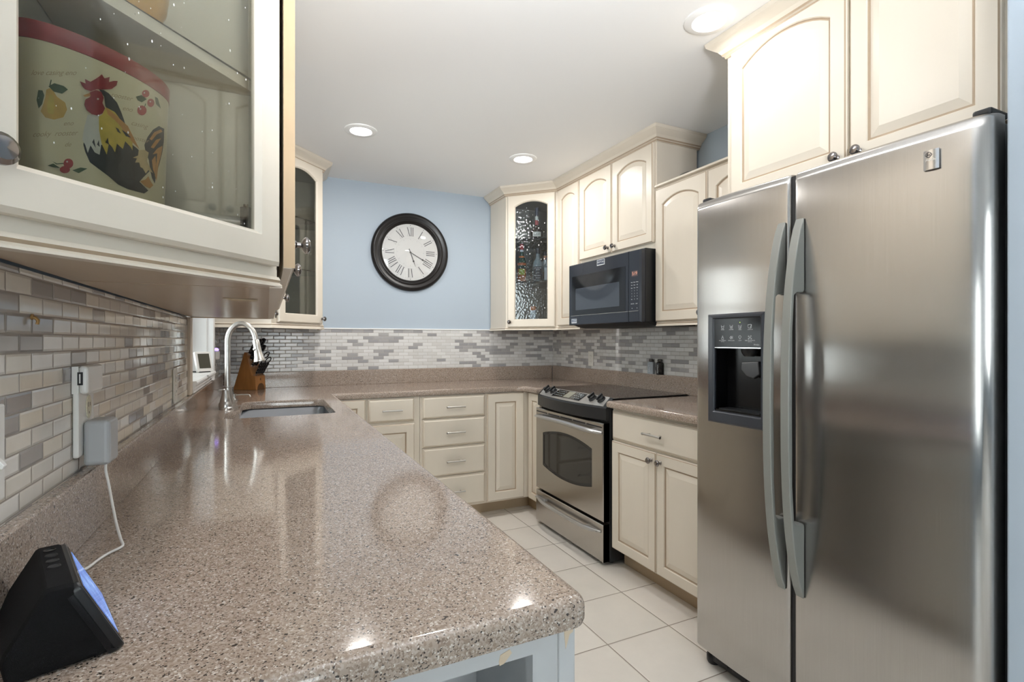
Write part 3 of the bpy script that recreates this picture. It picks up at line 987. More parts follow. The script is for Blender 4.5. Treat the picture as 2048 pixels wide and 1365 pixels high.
# left run: end shelf unit of the peninsula, then the cabinets under the sink counter
t = thing('end_shelf', 'white painted open shelf unit at the peninsula end with chipped paint', 'shelf', (0.03, 0.75, 0))
X0, X1, Y0, Y1 = TXL + 0.004, 0.352, 0.585, 0.86
OP0, OP1, OPZ = -0.235, 0.309, 0.8345
mb = MB()
mb.box(X0, OP0, Y0, Y0 + 0.02, 0, BZ1).box(OP1, X1, Y0, Y0 + 0.02, 0, BZ1).box(OP0, OP1, Y0, Y0 + 0.02, OPZ, BZ1).box(OP0, OP1, Y0, Y0 + 0.02, 0, 0.10)
mb.box(X0, X0 + 0.02, Y0 + 0.02, Y1, 0, BZ1).box(X1 - 0.02, X1, Y0 + 0.02, Y1, 0, BZ1).box(X0 + 0.02, X1 - 0.02, Y1 - 0.02, Y1, 0, BZ1)
mb.box(X0 + 0.02, X1 - 0.02, Y0 + 0.02, Y1 - 0.02, BZ1 - 0.02, BZ1).box(X0 + 0.02, X1 - 0.02, Y0 + 0.02, Y1 - 0.02, 0.08, 0.10)
mb.build('carcass', BASEW, t)
MB().box(X1 - 0.006, X1 + 0.019, Y0 - 0.004, Y0 + 0.05, 0, BZ1 - 0.004).build('corner_post', BASEW, t, bevel=0.002)
for z in (0.35, 0.60):
    MB().box(X0 + 0.021, X1 - 0.021, Y0 + 0.02, Y1 - 0.021, z, z + 0.018).build('shelf', BASEW, t)
# bare patches where the paint has flaked
for poly in ([(0.262, 0.8755), (0.305, 0.8755), (0.322, 0.872), (0.298, 0.862), (0.290, 0.864), (0.281, 0.858), (0.262, 0.864)], [(0.263, 0.846), (0.276, 0.850), (0.279, 0.845), (0.268, 0.834), (0.262, 0.833), (0.261, 0.838)], [(0.226, 0.8665), (0.229, 0.867), (0.2285, 0.865)]):
    MB().prism([(x, z) for x, z in poly], Y0 - 0.0006, Y0 + 0.001, axis='y').build('bare_patch', CHIP, t)
MB().prism([(0.3535, 0.868), (0.369, 0.868), (0.367, 0.852), (0.362, 0.850), (0.356, 0.832), (0.354, 0.850)], Y0 - 0.0046, Y0 - 0.003, axis='y').build('bare_patch', CHIP, t)
sd = (('one drawer over one door next to the end shelf', 0.862, 1.31, 'drawer'), ('one drawer over one door before the sink', 1.922, 2.26, 'drawer'), ('two doors directly under the sink', 2.262, 3.26, 'sink'))
for lab, y0, y1, kind in sd:
    t = thing('base_cabinet', 'cream peninsula base cabinet, ' + lab, 'cabinet', (0.03, (y0 + y1) / 2, 0))
    if kind == 'sink':
        mb = MB().box(LX - 0.018, LX, y0, y1, BZ0, BZ1).box(TXL + 0.004, LX - 0.018, y0, y0 + 0.018, BZ0, BZ1).box(TXL + 0.004, LX - 0.018, y1 - 0.018, y1, BZ0, BZ1).box(TXL + 0.004, LX - 0.018, y0 + 0.018, y1 - 0.018, BZ0, BZ0 + 0.018)
        mb.build('carcass', CREAM, t)
        MB().box(TXL + 0.004, LX - 0.075, y0, y1, 0, BZ0).build('toe_kick', TOE, t)
        hw = (y1 - y0) / 2
        for k in range(2):
            door(t, frame(LX + 0.0005, y0 + 0.008 + k * hw, 0.115, 1, 0), hw - 0.014, 0.745, 'rect', knob=((hw - 0.05) if k == 0 else 0.03, 0.70))
    else:
        base_body(t, TXL + 0.004, LX, y0, y1, 'x+')
        door(t, frame(LX + 0.0005, y0 + 0.01, 0.718, 1, 0), y1 - y0 - 0.02, 0.148, 'drawer', pull=True, name='drawer')
        door(t, frame(LX + 0.0005, y0 + 0.01, 0.115, 1, 0), y1 - y0 - 0.02, 0.59, 'rect', knob=(0.03, 0.55))
dw = thing('dishwasher', 'black dishwasher under the peninsula counter, only mirrored in the fridge door', 'dishwasher', (0.03, 1.615, 0))
MB().box(TXL + 0.01, LX - 0.01, 1.314, 1.918, 0.10, BZ1).build('tub', BLACKM, dw)
MB().box(TXL + 0.01, LX - 0.08, 1.314, 1.918, 0.0, 0.0995).build('kick_plate', BLACKM, dw)
MB().box(LX - 0.009, LX + 0.022, 1.316, 1.916, 0.115, 0.745).build('door', BLACKG, dw, bevel=0.006)
MB().box(LX - 0.009, LX + 0.026, 1.316, 1.916, 0.749, 0.868).build('control_strip', BLACKP, dw, bevel=0.006)
MB().tube([(LX + 0.026, 1.42, 0.80), (LX + 0.05, 1.44, 0.80), (LX + 0.05, 1.79, 0.80), (LX + 0.026, 1.81, 0.80)], 0.009, 10).build('handle', BLACKP, dw, smooth=True)
t = thing('base_cabinet', 'plain blind cabinet body filling the far left corner under the counter', 'cabinet', (0.0, 3.6, 0))
MB().box(TXL + 0.004, 0.343, 3.262, TYB - 0.005, 0.0, BZ1).build('carcass', CREAM, t)

# ================================================================== sink and faucet
sk = thing('sink', 'stainless undermount sink set into the stone counter below the window', 'sink', (0.08, 2.75, 0.70))
def sink_loop(d, z):
    k = max(0.03, 0.06 - d * 0.2)
    x0, x1, y0, y1 = -0.178 + d, SX1 + 0.012 - d, SY0 - 0.012 + d, SY1 + 0.012 - d
    return [(x, y, z) for x, y in arc(x0 + k, y0 + k, k, 180, 270, 4) + arc(x1 - k, y0 + k, k, 270, 360, 4) + arc(x1 - k, y1 - k, k, 0, 90, 4) + arc(x0 + k, y1 - k, k, 90, 180, 4)]
L = [sink_loop(-0.012, CB - 0.0018), sink_loop(-0.012, CB - 0.0005), sink_loop(0.0, CB - 0.0005), sink_loop(0.004, CB - 0.006), sink_loop(0.016, 0.74), sink_loop(0.03, 0.715), sink_loop(0.06, 0.705), sink_loop(0.15, 0.70)]
L2 = [sink_loop(0.15, 0.698), sink_loop(0.055, 0.703), sink_loop(0.013, 0.74), sink_loop(0.001, CB - 0.008), sink_loop(-0.012, CB - 0.0018)]
MB().loops(L + L2, None, False, False).build('bowl', SINKM, sk, smooth=True)
MB().add([p for p in sink_loop(0.15, 0.700)], [list(range(20))]).build('bowl_floor', SINKM, sk)
MB().lathe([(0.045, 0), (0.045, 0.003), (0.036, 0.004), (0.030, 0.001), (0.0, 0.001)], 24, (0.05, 2.75, 0.7005)).build('drain', CHROME, sk, smooth=True)

fa = thing('faucet', 'brushed nickel gooseneck pull-down faucet behind the sink', 'faucet', (-0.18, 2.88, CT))
FX0, FY0 = -0.178, 2.885
# long deck plate
pl = [(-0.178 + dx, y, CT) for dx, y in [(0.030 * math.cos(a), 2.79 + 0.030 * math.sin(a)) for a in [PI + PI * i / 8 for i in range(9)]] + [(0.030 * math.cos(a), 2.99 + 0.030 * math.sin(a)) for a in [PI * i / 8 for i in range(9)]]]
cx0, cy0 = -0.178, 2.89
def sc(p, s_, z):
    return (cx0 + (p[0] - cx0) * s_, cy0 + (p[1] - cy0) * s_, z)
MB().loops([[sc(p, 1, CT) for p in pl], [sc(p, 1, CT + 0.006) for p in pl], [sc(p, 0.95, CT + 0.012) for p in pl]]).build('deck_plate', NICKEL, fa, smooth=True)
MB().lathe([(0.027, 0), (0.025, 0.03), (0.019, 0.065), (0.018, 0.085), (0.0205, 0.088), (0.0205, 0.093), (0.016, 0.094)], 28, (FX0, FY0, CT + 0.010)).build('spout_base', NICKEL, fa, smooth=True)
# gooseneck towards the bowl
pts = [(FX0, FY0, CT + 0.10)]
for i in range(6):
    pts.append((FX0, FY0, CT + 0.10 + (1.238 - CT - 0.10) * (i + 1) / 6))
RA = 0.062
for i in range(1, 15):
    a = PI - (PI * 0.93) * i / 14
    pts.append((FX0 + RA + RA * math.cos(a), FY0 - 0.10 * (1 + math.cos(a)) * RA, 1.238 + 0.088 * math.sin(a)))
e = Vector(pts[-1])
dn = (Vector(pts[-1]) - Vector(pts[-2])).normalized()
dn = Vector((0.17, -0.06, -0.98)).normalized()
pts.append(tuple(e + dn * 0.012))
MB().tube(pts, 0.0125, 16).build('gooseneck', NICKEL, fa, smooth=True)
hd = e + dn * 0.012
sh = MB().lathe([(0.0145, 0.0), (0.0165, 0.003), (0.0165, 0.03), (0.018, 0.06), (0.023, 0.09), (0.0285, 0.107), (0.028, 0.111), (0.0, 0.110)], 28, tuple(hd), tuple(dn))
sp_o = sh.build('spray_head', NICKEL, fa, smooth=True)
MB().lathe([(0.007, 0), (0.007, 0.005), (0.004, 0.007), (0, 0.007)], 14, tuple(hd + dn * 0.045 + Vector((-0.012, -0.010, -0.004))), (-0.7, -0.65, -0.2)).build('spray_button', NICKEL, sp_o, smooth=True)
# near side handle: cone with flat disc lever
hb = MB().lathe([(0.029, 0), (0.028, 0.018), (0.0235, 0.026), (0.0235, 0.029), (0.018, 0.05), (0.0135, 0.072), (0.0125, 0.080), (0.0, 0.081)], 26, (FX0 - 0.003, 2.793, CT + 0.010))
hb.lathe([(0.0, 0), (0.012, 0.0015), (0.0135, 0.004), (0.012, 0.006), (0, 0.0065)], 18, (FX0 - 0.016, 2.785, CT + 0.0895), (-0.1, 0, 1), sx=1.2)
hb.build('handle', NICKEL, fa, smooth=True)
hb = MB().lathe([(0.029, 0), (0.028, 0.018), (0.0235, 0.026), (0.0235, 0.029), (0.018, 0.05), (0.0135, 0.072), (0.0125, 0.080), (0.0, 0.081)], 26, (FX0 - 0.003, 2.987, CT + 0.010))
hb.lathe([(0.0, 0), (0.012, 0.0015), (0.0135, 0.004), (0.012, 0.006), (0, 0.0065)], 18, (FX0 + 0.005, 2.987, CT + 0.0895), (0.1, 0, 1), sx=1.2)
hb.build('handle', NICKEL, fa, smooth=True)
sd_ = thing('soap_dispenser', 'nickel soap dispenser with a thin bent nozzle behind the faucet', 'soap dispenser', (-0.165, 3.17, CT))
MB().lathe([(0.018, 0), (0.018, 0.006), (0.011, 0.012), (0.010, 0.028), (0.012, 0.03), (0.012, 0.036), (0.0, 0.037)], 20, (-0.165, 3.17, CT)).build('pump', NICKEL, sd_, smooth=True)
MB().tube([(-0.165, 3.17, CT + 0.030), (-0.13, 3.165, CT + 0.031), (-0.094, 3.16, CT + 0.030), (-0.088, 3.158, CT + 0.027), (-0.085, 3.157, CT + 0.017)], 0.0035, 10).build('nozzle', NICKEL, sd_, smooth=True)

# ================================================================== refrigerator
fr = thing('refrigerator', 'stainless steel side-by-side refrigerator with an ice and water dispenser', 'refrigerator', (1.9, 1.03, 0))
FY_L, FY_R, FSPL, FSPR = 1.476, 0.583, 1.083, 1.068
FXF, FXB = 1.490, 1.555
MB().box(1.560, 2.270, 0.588, 1.474, 0.055, 1.755).build('cabinet_body', mat('grey_side_metal', (0.16, 0.165, 0.17), 0.45), fr, bevel=0.004)


def fridge_door(y_hi, y_lo, name, hole=None, rhi=0.016, rlo=0.016):
    """slightly bowed steel front with rounded edges; hole = (y_hi, y_lo, z0, z1) for the dispenser"""
    z0, z1 = 0.075, 1.768
    yc, hw = (y_hi + y_lo) / 2, (y_hi - y_lo) / 2

    def xf(y):
        t = (y - yc) / hw
        r = rlo if y < yc else rhi
        e = min(hw - abs(y - yc), r) / r
        return FXF - 0.008 * (1 - t * t) + r * 0.8 * (1 - math.sqrt(max(0, 1 - (1 - e) ** 2)))
    ys = [y_hi - rhi * (1 - math.cos(PI / 2 * i / 7)) for i in range(8)]
    mid = [y_hi - rhi + (y_lo - y_hi + rhi + rlo) * i / 12 for i in range(1, 12)]
    ys = ys + mid + [y_lo + rlo * (1 - math.cos(PI / 2 * i / 7)) for i in range(7, -1, -1)]
    if hole:
        ys = sorted([y for y in ys if abs(y - hole[0]) > 0.008 and abs(y - hole[1]) > 0.008] + [hole[0], hole[1]], reverse=True)
    zs = [z0, z0 + 0.006, z1 - 0.03, z1 - 0.012, z1 - 0.004, z1]
    zo = [0.004, 0, 0, 0.002, 0.007, 0.013]
    if hole:
        zs = zs[:2] + [hole[2], hole[3]] + zs[2:]
        zo = zo[:2] + [0, 0] + zo[2:]
    v, f = [], []
    for z, o in zip(zs, zo):
        for y in ys:
            v.append((xf(y) + o, y, z))
    n = len(ys)
    for k in range(len(zs) - 1):
        for i in range(n - 1):
            if hole and ys[i] <= hole[0] + 1e-6 and ys[i + 1] >= hole[1] - 1e-6 and zs[k] >= hole[2] - 1e-6 and zs[k + 1] <= hole[3] + 1e-6:
                continue
            f.append((k * n + i, k * n + i + 1, (k + 1) * n + i + 1, (k + 1) * n + i))
    mb = MB().add(v, f)
    # sides, top, bottom back to the gasket line
    o = len(mb.v)
    b = [(FXB, y_hi, z0), (FXB, y_lo, z0), (FXB, y_hi, z1), (FXB, y_lo, z1)]
    mb.v += b
    T = (len(zs) - 1) * n
    mb.f.append([o] + [0 + i for i in range(n)] + [o + 1])
    mb.f.append([o + 2] + [T + i for i in range(n)] + [o + 3])
    mb.f.append([o] + [k * n for k in range(len(zs))] + [o + 2])
    mb.f.append([o + 1] + [k * n + n - 1 for k in range(len(zs))] + [o + 3])
    mb.f.append([o, o + 1, o + 3, o + 2])
    mb.mi += [0] * 5
    return mb.build(name, STEEL, fr, smooth=True, angle=28)


DH = (1.377, 1.181, 0.985, 1.319)
d1 = fridge_door(FY_L, FSPL, 'freezer_door', DH, 0.016, 0.012)
d2 = fridge_door(FSPR, FY_R, 'fridge_door', None, 0.012, 0.040)
# black gasket gap, hinge caps, toe grille
MB().box(1.500, 1.559, FSPR + 0.001, FSPL - 0.001, 0.08, 1.76).build('gasket', BLACKM, fr)
for y0, y1 in ((1.468, 1.43), (0.63, 0.592)):
    MB().box(1.515, 1.60, y1, y0, 1.7685, 1.786).build('hinge_cap', BLACKP, fr, bevel=0.006)
tg = MB().box(1.535, 1.56, 0.60, 1.462, 0.015, 0.072)
for k in range(10):
    tg.box(1.530, 1.536, 0.64 + k * 0.08, 0.70 + k * 0.08, 0.028, 0.058)
tg.build('toe_grille', BLACKP, fr, bevel=0.004)
MB().lathe([(0.022, 0), (0.026, 0.008), (0.026, 0.03), (0.02, 0.04)], 16, (1.555, 1.448, 0.0)).build('foot', BLACKP, fr, smooth=True)
MB().lathe([(0.022, 0), (0.026, 0.008), (0.026, 0.03), (0.02, 0.04)], 16, (1.555, 0.62, 0.0)).build('foot', BLACKP, fr, smooth=True)


def fridge_handle(yc, parent):
    """bowed grip with tapering solid ends, cut as one profile and rounded"""
    zt, zb, za, zc = 1.619, 0.446, 1.388, 0.680
    outer = []
    for i in range(33):
        s = i / 32
        z = zb + (zt - zb) * s
        e = abs(2 * s - 1)
        outer.append((FXF - 0.006 - 0.072 * (1 - e ** 2.6) ** 0.8, z))
    xi = FXF - 0.055
    poly = outer + [(FXF - 0.004, zt - 0.012), (FXF - 0.004, za + 0.008), (FXF - 0.010, za), (xi + 0.016, za - 0.001), (xi + 0.004, za - 0.01), (xi - 0.004, za - 0.12), (xi - 0.0055, (za + zc) / 2), (xi - 0.004, zc + 0.12), (xi + 0.004, zc + 0.01), (xi + 0.016, zc + 0.001), (FXF - 0.010, zc), (FXF - 0.004, zc - 0.008), (FXF - 0.004, zb + 0.012)]
    MB().prism(poly, yc - 0.0145, yc + 0.0145, axis='y').build('handle', SILVERP, parent, bevel=0.0075, seg=4, label='long grey bowed handle')


fridge_handle(1.106, d1)
fridge_handle(1.044, d2)
# ice and water dispenser
DM = frame(FXF - 0.006, 1.406, 0.941, -1, 0)
DW, DHH = 1.406 - 1.166, 1.337 - 0.941
dp = MB(DM)
hu0, hu1, hz0, hz1 = 1.406 - 1.377, 1.406 - 1.181, 0.985 - 0.941, 1.319 - 0.941
bl = rect_loop(DW, DHH, [DW / 2], 0, 0.0)
def hole_loop(d, n, sag=0.0):
    return [(hu0 - d, hz0 - d, n), (hu1 + d, hz0 - d, n), (hu1 + d, hz1 + d, n), ((hu0 + hu1) / 2, hz1 + d, n), (hu0 - d, hz1 + d, n)]
dp.loops([rect_loop(DW, DHH, [DW / 2], 0.0, -0.004), rect_loop(DW, DHH, [DW / 2], 0.0, 0.003), rect_loop(DW, DHH, [DW / 2], 0.006, 0.008), hole_loop(0.004, 0.007), hole_loop(0.0, 0.002), hole_loop(0.0, -0.004)], None, False, False)
dpo = dp.build('dispenser_frame', CHARC, d1, bevel=0.0012)
# recess
rb = MB(DM)
pz = 1.2155 - 0.941
rb.box(hu0, hu0 + 0.004, hz0, pz, -0.059, -0.004).box(hu1 - 0.004, hu1, hz0, pz, -0.059, -0.004).box(hu0, hu1, hz0, pz, -0.062, -0.059).box(hu0, hu1, hz0, hz0 + 0.006, -0.059, -0.001)
rb.build('dispenser_recess', mat('recess_black', (0.004, 0.004, 0.0045), 0.22, spec=0.3), dpo)
gr = MB(DM)
for k in range(7):
    gr.box(hu0 + 0.012, hu1 - 0.012, hz0 + 0.006, hz0 + 0.010, -0.056 + k * 0.0075, -0.052 + k * 0.0075)
gr.build('drip_tray', BLACKP, dpo)
MB(DM).lathe([(0.030, 0), (0.030, 0.010), (0.024, 0.022), (0.018, 0.028), (0, 0.028)], 20, (0.155, pz - 0.002, -0.030), (0, -1, 0), sy=0.85).build('ice_chute', BLACKP, dpo, smooth=True)
MB(DM).prism([(0.118, pz - 0.052), (0.190, pz - 0.046), (0.194, pz - 0.092), (0.170, pz - 0.108), (0.140, pz - 0.100), (0.116, pz - 0.078)], -0.046, -0.030).build('dispenser_paddle', mat('grey_black_plastic', (0.03, 0.03, 0.032), 0.25), dpo, bevel=0.004)
pn = MB(DM).box(hu0 + 0.0005, hu1 - 0.0005, pz, hz1 - 0.0005, -0.008, 0.0015).build('control_panel', mat('panel_black', (0.006, 0.006, 0.007), 0.12, spec=0.16), dpo)
MB(DM).box(hu0 + 0.001, hu1 - 0.001, pz - 0.0015, pz + 0.0008, 0.0, 0.0026).build('panel_trim', CHROME, dpo)
ic = MB(DM)
T0 = 0.0016
def bar(mb, u0, z0, u1, z1, w_=0.0011):
    d = Vector((u1 - u0, z1 - z0))
    p = Vector((-d.y, d.x)).normalized() * w_ / 2
    q = [(u0 + p.x, z0 + p.y), (u1 + p.x, z1 + p.y), (u1 - p.x, z1 - p.y), (u0 - p.x, z0 - p.y)]
    mb.prism(q[::-1], T0, T0 + 0.0004)
for u, zt, lab, lab2 in ((1.406 - 1.340, 1.290, 'WATER', ''), (1.406 - 1.302, 1.290, 'CRUSHED', ''), (1.406 - 1.265, 1.289, 'CUBED', ''), (1.406 - 1.223, 1.289, 'QUICK ICE', ''), (1.406 - 1.340, 1.251, 'LOCK CONTROL', 'HOLD 3 SEC'), (1.406 - 1.302, 1.251, 'DOOR ALARM', ''), (1.406 - 1.265, 1.251, 'LIGHT', ''), (1.406 - 1.224, 1.251, 'RESET WATER FILTER', 'HOLD 3 SEC')):
    z = zt - 0.941
    if lab in ('WATER', 'CRUSHED', 'CUBED'):
        bar(ic, u - 0.006, z + 0.006, u - 0.004, z - 0.006)
        bar(ic, u + 0.006, z + 0.006, u + 0.004, z - 0.006)
        bar(ic, u - 0.004, z - 0.006, u + 0.004, z - 0.006)
        if lab == 'WATER':
            bar(ic, u - 0.005, z + 0.001, u + 0.005, z + 0.001)
        if lab == 'CRUSHED':
            bar(ic, u - 0.003, z + 0.002, u + 0.002, z - 0.004)
            bar(ic, u + 0.003, z + 0.002, u - 0.002, z - 0.004)
        if lab == 'CUBED':
            bar(ic, u - 0.003, z + 0.003, u + 0.003, z + 0.001)
            bar(ic, u - 0.001, z - 0.002, u + 0.003, z - 0.003)
    elif lab == 'QUICK ICE':
        for a in ((-0.009, 0.006, 0.004, 0.007), (-0.009, 0.006, -0.008, -0.005), (-0.008, -0.005, 0.004, -0.006), (0.004, 0.007, 0.005, -0.004), (0.0, 0.0, 0.007, 0.005), (0.0, 0.0, 0.003, -0.004)):
            bar(ic, u + a[0], z + a[1], u + a[2], z + a[3])
    elif lab == 'LOCK CONTROL':
        for a in ((-0.004, -0.007, 0.004, -0.007), (-0.004, -0.007, -0.004, 0.0), (0.004, -0.007, 0.004, 0.0), (-0.004, 0.0, 0.004, 0.0), (-0.002, 0.0, -0.001, 0.007), (0.002, 0.0, 0.001, 0.007)):
            bar(ic, u + a[0], z + a[1], u + a[2], z + a[3])
    elif lab == 'DOOR ALARM':
        for a in ((-0.006, 0.0, 0.0, 0.006), (-0.006, 0.0, 0.0, -0.006), (0.0, 0.006, 0.0, -0.006), (0.003, 0.003, 0.003, -0.003), (0.006, 0.006, 0.006, -0.006)):
            bar(ic, u + a[0], z + a[1], u + a[2], z + a[3])
    elif lab == 'LIGHT':
        for i in range(8):
            a0, a1 = 2 * PI * i / 8, 2 * PI * (i + 1) / 8
            bar(ic, u + 0.005 * math.cos(a0), z + 0.002 + 0.005 * math.sin(a0), u + 0.005 * math.cos(a1), z + 0.002 + 0.005 * math.sin(a1))
        bar(ic, u - 0.002, z - 0.005, u + 0.002, z - 0.005)
    else:
        for du, dz in ((-0.005, 0.004), (0.004, 0.005), (0.0, 0.0), (-0.005, -0.004), (0.005, -0.004)):
            bar(ic, u + du - 0.003, z + dz, u + du + 0.003, z + dz)
            bar(ic, u + du, z + dz - 0.003, u + du, z + dz + 0.003)
    text('panel_lettering', lab, 0.0042, off(DM, u, z - 0.0105, T0), INKW, pn)
    if lab2:
        text('panel_lettering', lab2, 0.0028, off(DM, u, z - 0.0145, T0), INKW, pn)
ic.build('panel_icons', INKW, pn)
text('panel_lettering', 'Arctica', 0.0075, off(DM, 1.406 - 1.199, 1.2265 - 0.941, T0), INKW, pn, shear=0.3)
MB(DM).lathe([(0.0012, 0), (0.0012, 0.0004)], 10, (1.406 - 1.265, 1.304 - 0.941, T0)).build('indicator_light', mat('green_led', (0.3, 0.5, 0.05), 0.4, emit=(0.65, 1.0, 0.1), estr=2.0), pn)
# badge with round monogram
BM = frame(FXF - 0.0075, 0.7115, 1.6635, -1, 0)
bw, bh = 0.033, 0.0485
bd = MB(BM)
bd.loops([[(bw * i / 8, z, 0.0035 + 0.003 * math.sin(PI * i / 8)) for i in range(9)] + [(bw, z, 0), (0, z, 0)] for z in (0, bh)])
bo = bd.build('badge', mat('badge_metal', (0.60, 0.585, 0.575), 0.2, 1.0), d2, smooth=True, angle=50)
mg = MB(BM)
T0 = 0.0068
for i in range(16):
    a0, a1 = 2 * PI * i / 16, 2 * PI * (i + 1) / 16
    rr = lambda a: 0.0062 + 0.0007 * math.cos(4 * a)
    bar(mg, 0.0125 + rr(a0) * math.cos(a0), 0.0365 + rr(a0) * math.sin(a0), 0.0125 + rr(a1) * math.cos(a1), 0.0365 + rr(a1) * math.sin(a1), 0.0011)
mg.build('monogram', INKB, bo)
text('monogram_letters', 'GE', 0.0075, off(BM, 0.0125, 0.0362, 0.0066), INKB, bo, shear=0.25)
text('badge_lettering', 'Profile', 0.0082, off(BM, 0.0165, 0.0235, 0.0068), mat('badge_engraving', (0.75, 0.74, 0.73), 0.3, 1.0), bo, shear=0.15)

# ================================================================== range
RY1, RY0 = 3.092, 2.304
rg = thing('range', 'stainless slide-in electric range with black glass cooktop', 'range', (1.95, 2.7, 0))
MB().box(1.700, 2.255, RY0 + 0.003, RY1 - 0.003, 0.02, 0.905).build('body', BLACKP, rg, bevel=0.003)
for yy in (RY0 + 0.05, RY1 - 0.05):
    for xx in (1.74, 2.2):
        MB().lathe([(0.016, 0), (0.016, 0.02)], 12, (xx, yy, 0)).build('foot', BLACKP, rg)
MB().box(1.7215, 2.262, RY0, RY1, 0.9145, 0.921).build('cooktop', COOKG, rg, bevel=0.002)
bn = MB()
for bx, by, r in ((1.87, 2.50, 0.085), (1.87, 2.90, 0.105), (2.11, 2.50, 0.10), (2.11, 2.90, 0.08)):
    for rr in (r, r * 0.6):
        L = [[(bx + q * math.cos(2 * PI * i / 48), by + q * math.sin(2 * PI * i / 48), 0.9211) for i in range(48)] for q in (rr - 0.0008, rr + 0.0008)]
        bn.loops(L, None, False, False)
bn.build('burner_rings', mat('burner_print', (0.05, 0.048, 0.046), 0.25), rg)


def bow(y):
    t = (y - (RY0 + RY1) / 2) / ((RY1 - RY0) / 2)
    return 1.672 - 0.046 * (1 - t * t)


NYR = 24
ysr = [RY1 - 0.004 + (RY0 - RY1 + 0.008) * i / NYR for i in range(NYR + 1)]
MB().loops([[(1.7205, y, 0.797), (bow(y) + 0.012, y, 0.797), (bow(y), y, 0.803), (bow(y), y, 0.868), (bow(y) + 0.006, y, 0.8745), (1.720, y, 0.9225), (1.7205, y, 0.9225)] for y in ysr]).build('control_fascia', BLACKP, rg, smooth=True, angle=40)
ysr2 = [RY1 - 0.030 + (RY0 - RY1 + 0.060) * i / NYR for i in range(NYR + 1)]
cp = MB().loops([[(bow(y) + 0.008, y, 0.874), (bow(y) + 0.0055, y, 0.878), (1.7185, y, 0.9255), (1.7205, y, 0.9235)] for y in ysr2]).build('control_panel', mat('silver_panel', (0.50, 0.49, 0.47), 0.3, 0.75), rg, smooth=True, angle=40)


def slope_frame(y):
    a = Vector((bow(y) + 0.0055, y, 0.878))
    b = Vector((1.7185, y, 0.9255))
    v = (b - a).normalized()
    u = Vector((0, -1, 0))
    n = u.cross(v)
    return Matrix(((u.x, v.x, n.x, a.x), (u.y, v.y, n.y, a.y), (u.z, v.z, n.z, a.z), (0, 0, 0, 1))), (b - a).length


# touch display let into the middle of the panel
SM, SL = slope_frame((RY0 + RY1) / 2)
SM = off(SM, 0, 0, 0.0012)
dq = [(-0.165, 0.022), (0.150, 0.022), (0.150, SL - 0.008), (-0.165, SL - 0.008)]
dpn = MB(SM).prism(dq, -0.004, 0.0008).build('touch_panel', BLACKG, cp)
MB(SM).box(-0.172, -0.165, 0.018, SL - 0.004, -0.004, 0.0012).box(-0.165, 0.150, SL - 0.008, SL - 0.006, -0.004, 0.0012).build('panel_edge', SILVERR, cp)
MB(SM).box(-0.035, 0.035, 0.026, SL - 0.012, 0.0008, 0.0014).build('clock_display', LCD, dpn)
ks = MB(SM)
for k in range(3):
    for j in range(4):
        ks.box(0.055 + j * 0.022, 0.066 + j * 0.022, 0.034 + k * 0.02, 0.040 + k * 0.02, 0.0008, 0.0012)
for k in range(3):
    for j in range(5):
        ks.box(-0.150 + j * 0.020, -0.138 + j * 0.020, 0.034 + k * 0.02, 0.039 + k * 0.02, 0.0008, 0.0012)
ks.build('touch_keys', mat('key_print', (0.22, 0.27, 0.27), 0.5), dpn)
for ky in (2.985, 2.905, 2.462, 2.384):
    KM, kl = slope_frame(ky)
    kb = MB(off(KM, 0, kl * 0.62, 0))
    kb.lathe([(0.026, 0), (0.026, 0.004), (0.022, 0.007), (0.020, 0.018), (0.015, 0.021), (0, 0.022)], 24, (0, 0, 0), (0, 0, 1))
    kb.prism([(-0.006, -0.024), (0.006, -0.024), (0.005, 0.024), (-0.005, 0.024)], 0.016, 0.031)
    ko = kb.build('knob', BLACKP, cp, bevel=0.002)
# oven door with bowed window
odp = 0.785
OM = frame(1.700, RY1 - 0.002, 0.243, -1, 0)
OW, OH = RY1 - RY0 - 0.012, 0.785 - 0.243
wu0, wu1 = 0.096, 0.668
wzb, wzt = 0.412 - 0.243, 0.628 - 0.243
def oven_loop(d, n, K=15):
    u0, u1 = wu0 + d, wu1 - d
    pts = []
    for i in range(K):
        s = i / (K - 1)
        pts.append((u0 + (u1 - u0) * s, wzb + d * 0.9 - 0.038 * (1 - (2 * s - 1) ** 2), n))
    for i in range(K):
        s = 1 - i / (K - 1)
        pts.append((u0 + (u1 - u0) * s, wzt - d * 0.9 + 0.040 * (1 - (2 * s - 1) ** 2), n))
    return pts
def oven_rect(d, n, K=15):
    return [(d + (OW - 2 * d) * i / (K - 1), d, n) for i in range(K)] + [(OW - d - (OW - 2 * d) * i / (K - 1), OH - d, n) for i in range(K)]
od = MB(OM).loops([oven_rect(0, 0), oven_rect(0, 0.038), oven_rect(0.004, 0.042), oven_loop(0, 0.042), oven_loop(0.001, 0.036)], None, True, True).build('oven_door', STEELR, rg)
MB(OM).loops([oven_loop(0.0015, 0.0362), oven_loop(0.0015, 0.0412), oven_loop(0.016, 0.0405), oven_loop(0.018, 0.0385)], None, True, True).build('window_bezel', BLACKG, od)
MB(OM).loops([oven_loop(0.0185, 0.0386), oven_loop(0.0185, 0.0392)]).build('oven_glass', OVENG, od)
vt = MB(OM)
for a, b in ((0.010, 0.155), (0.170, 0.310), (0.325, 0.455), (0.470, 0.600), (0.615, 0.765)):
    vt.box(a, b, OH - 0.026, OH - 0.019, 0.0415, 0.0424)
vt.build('vent_slots', BLACKM, od)


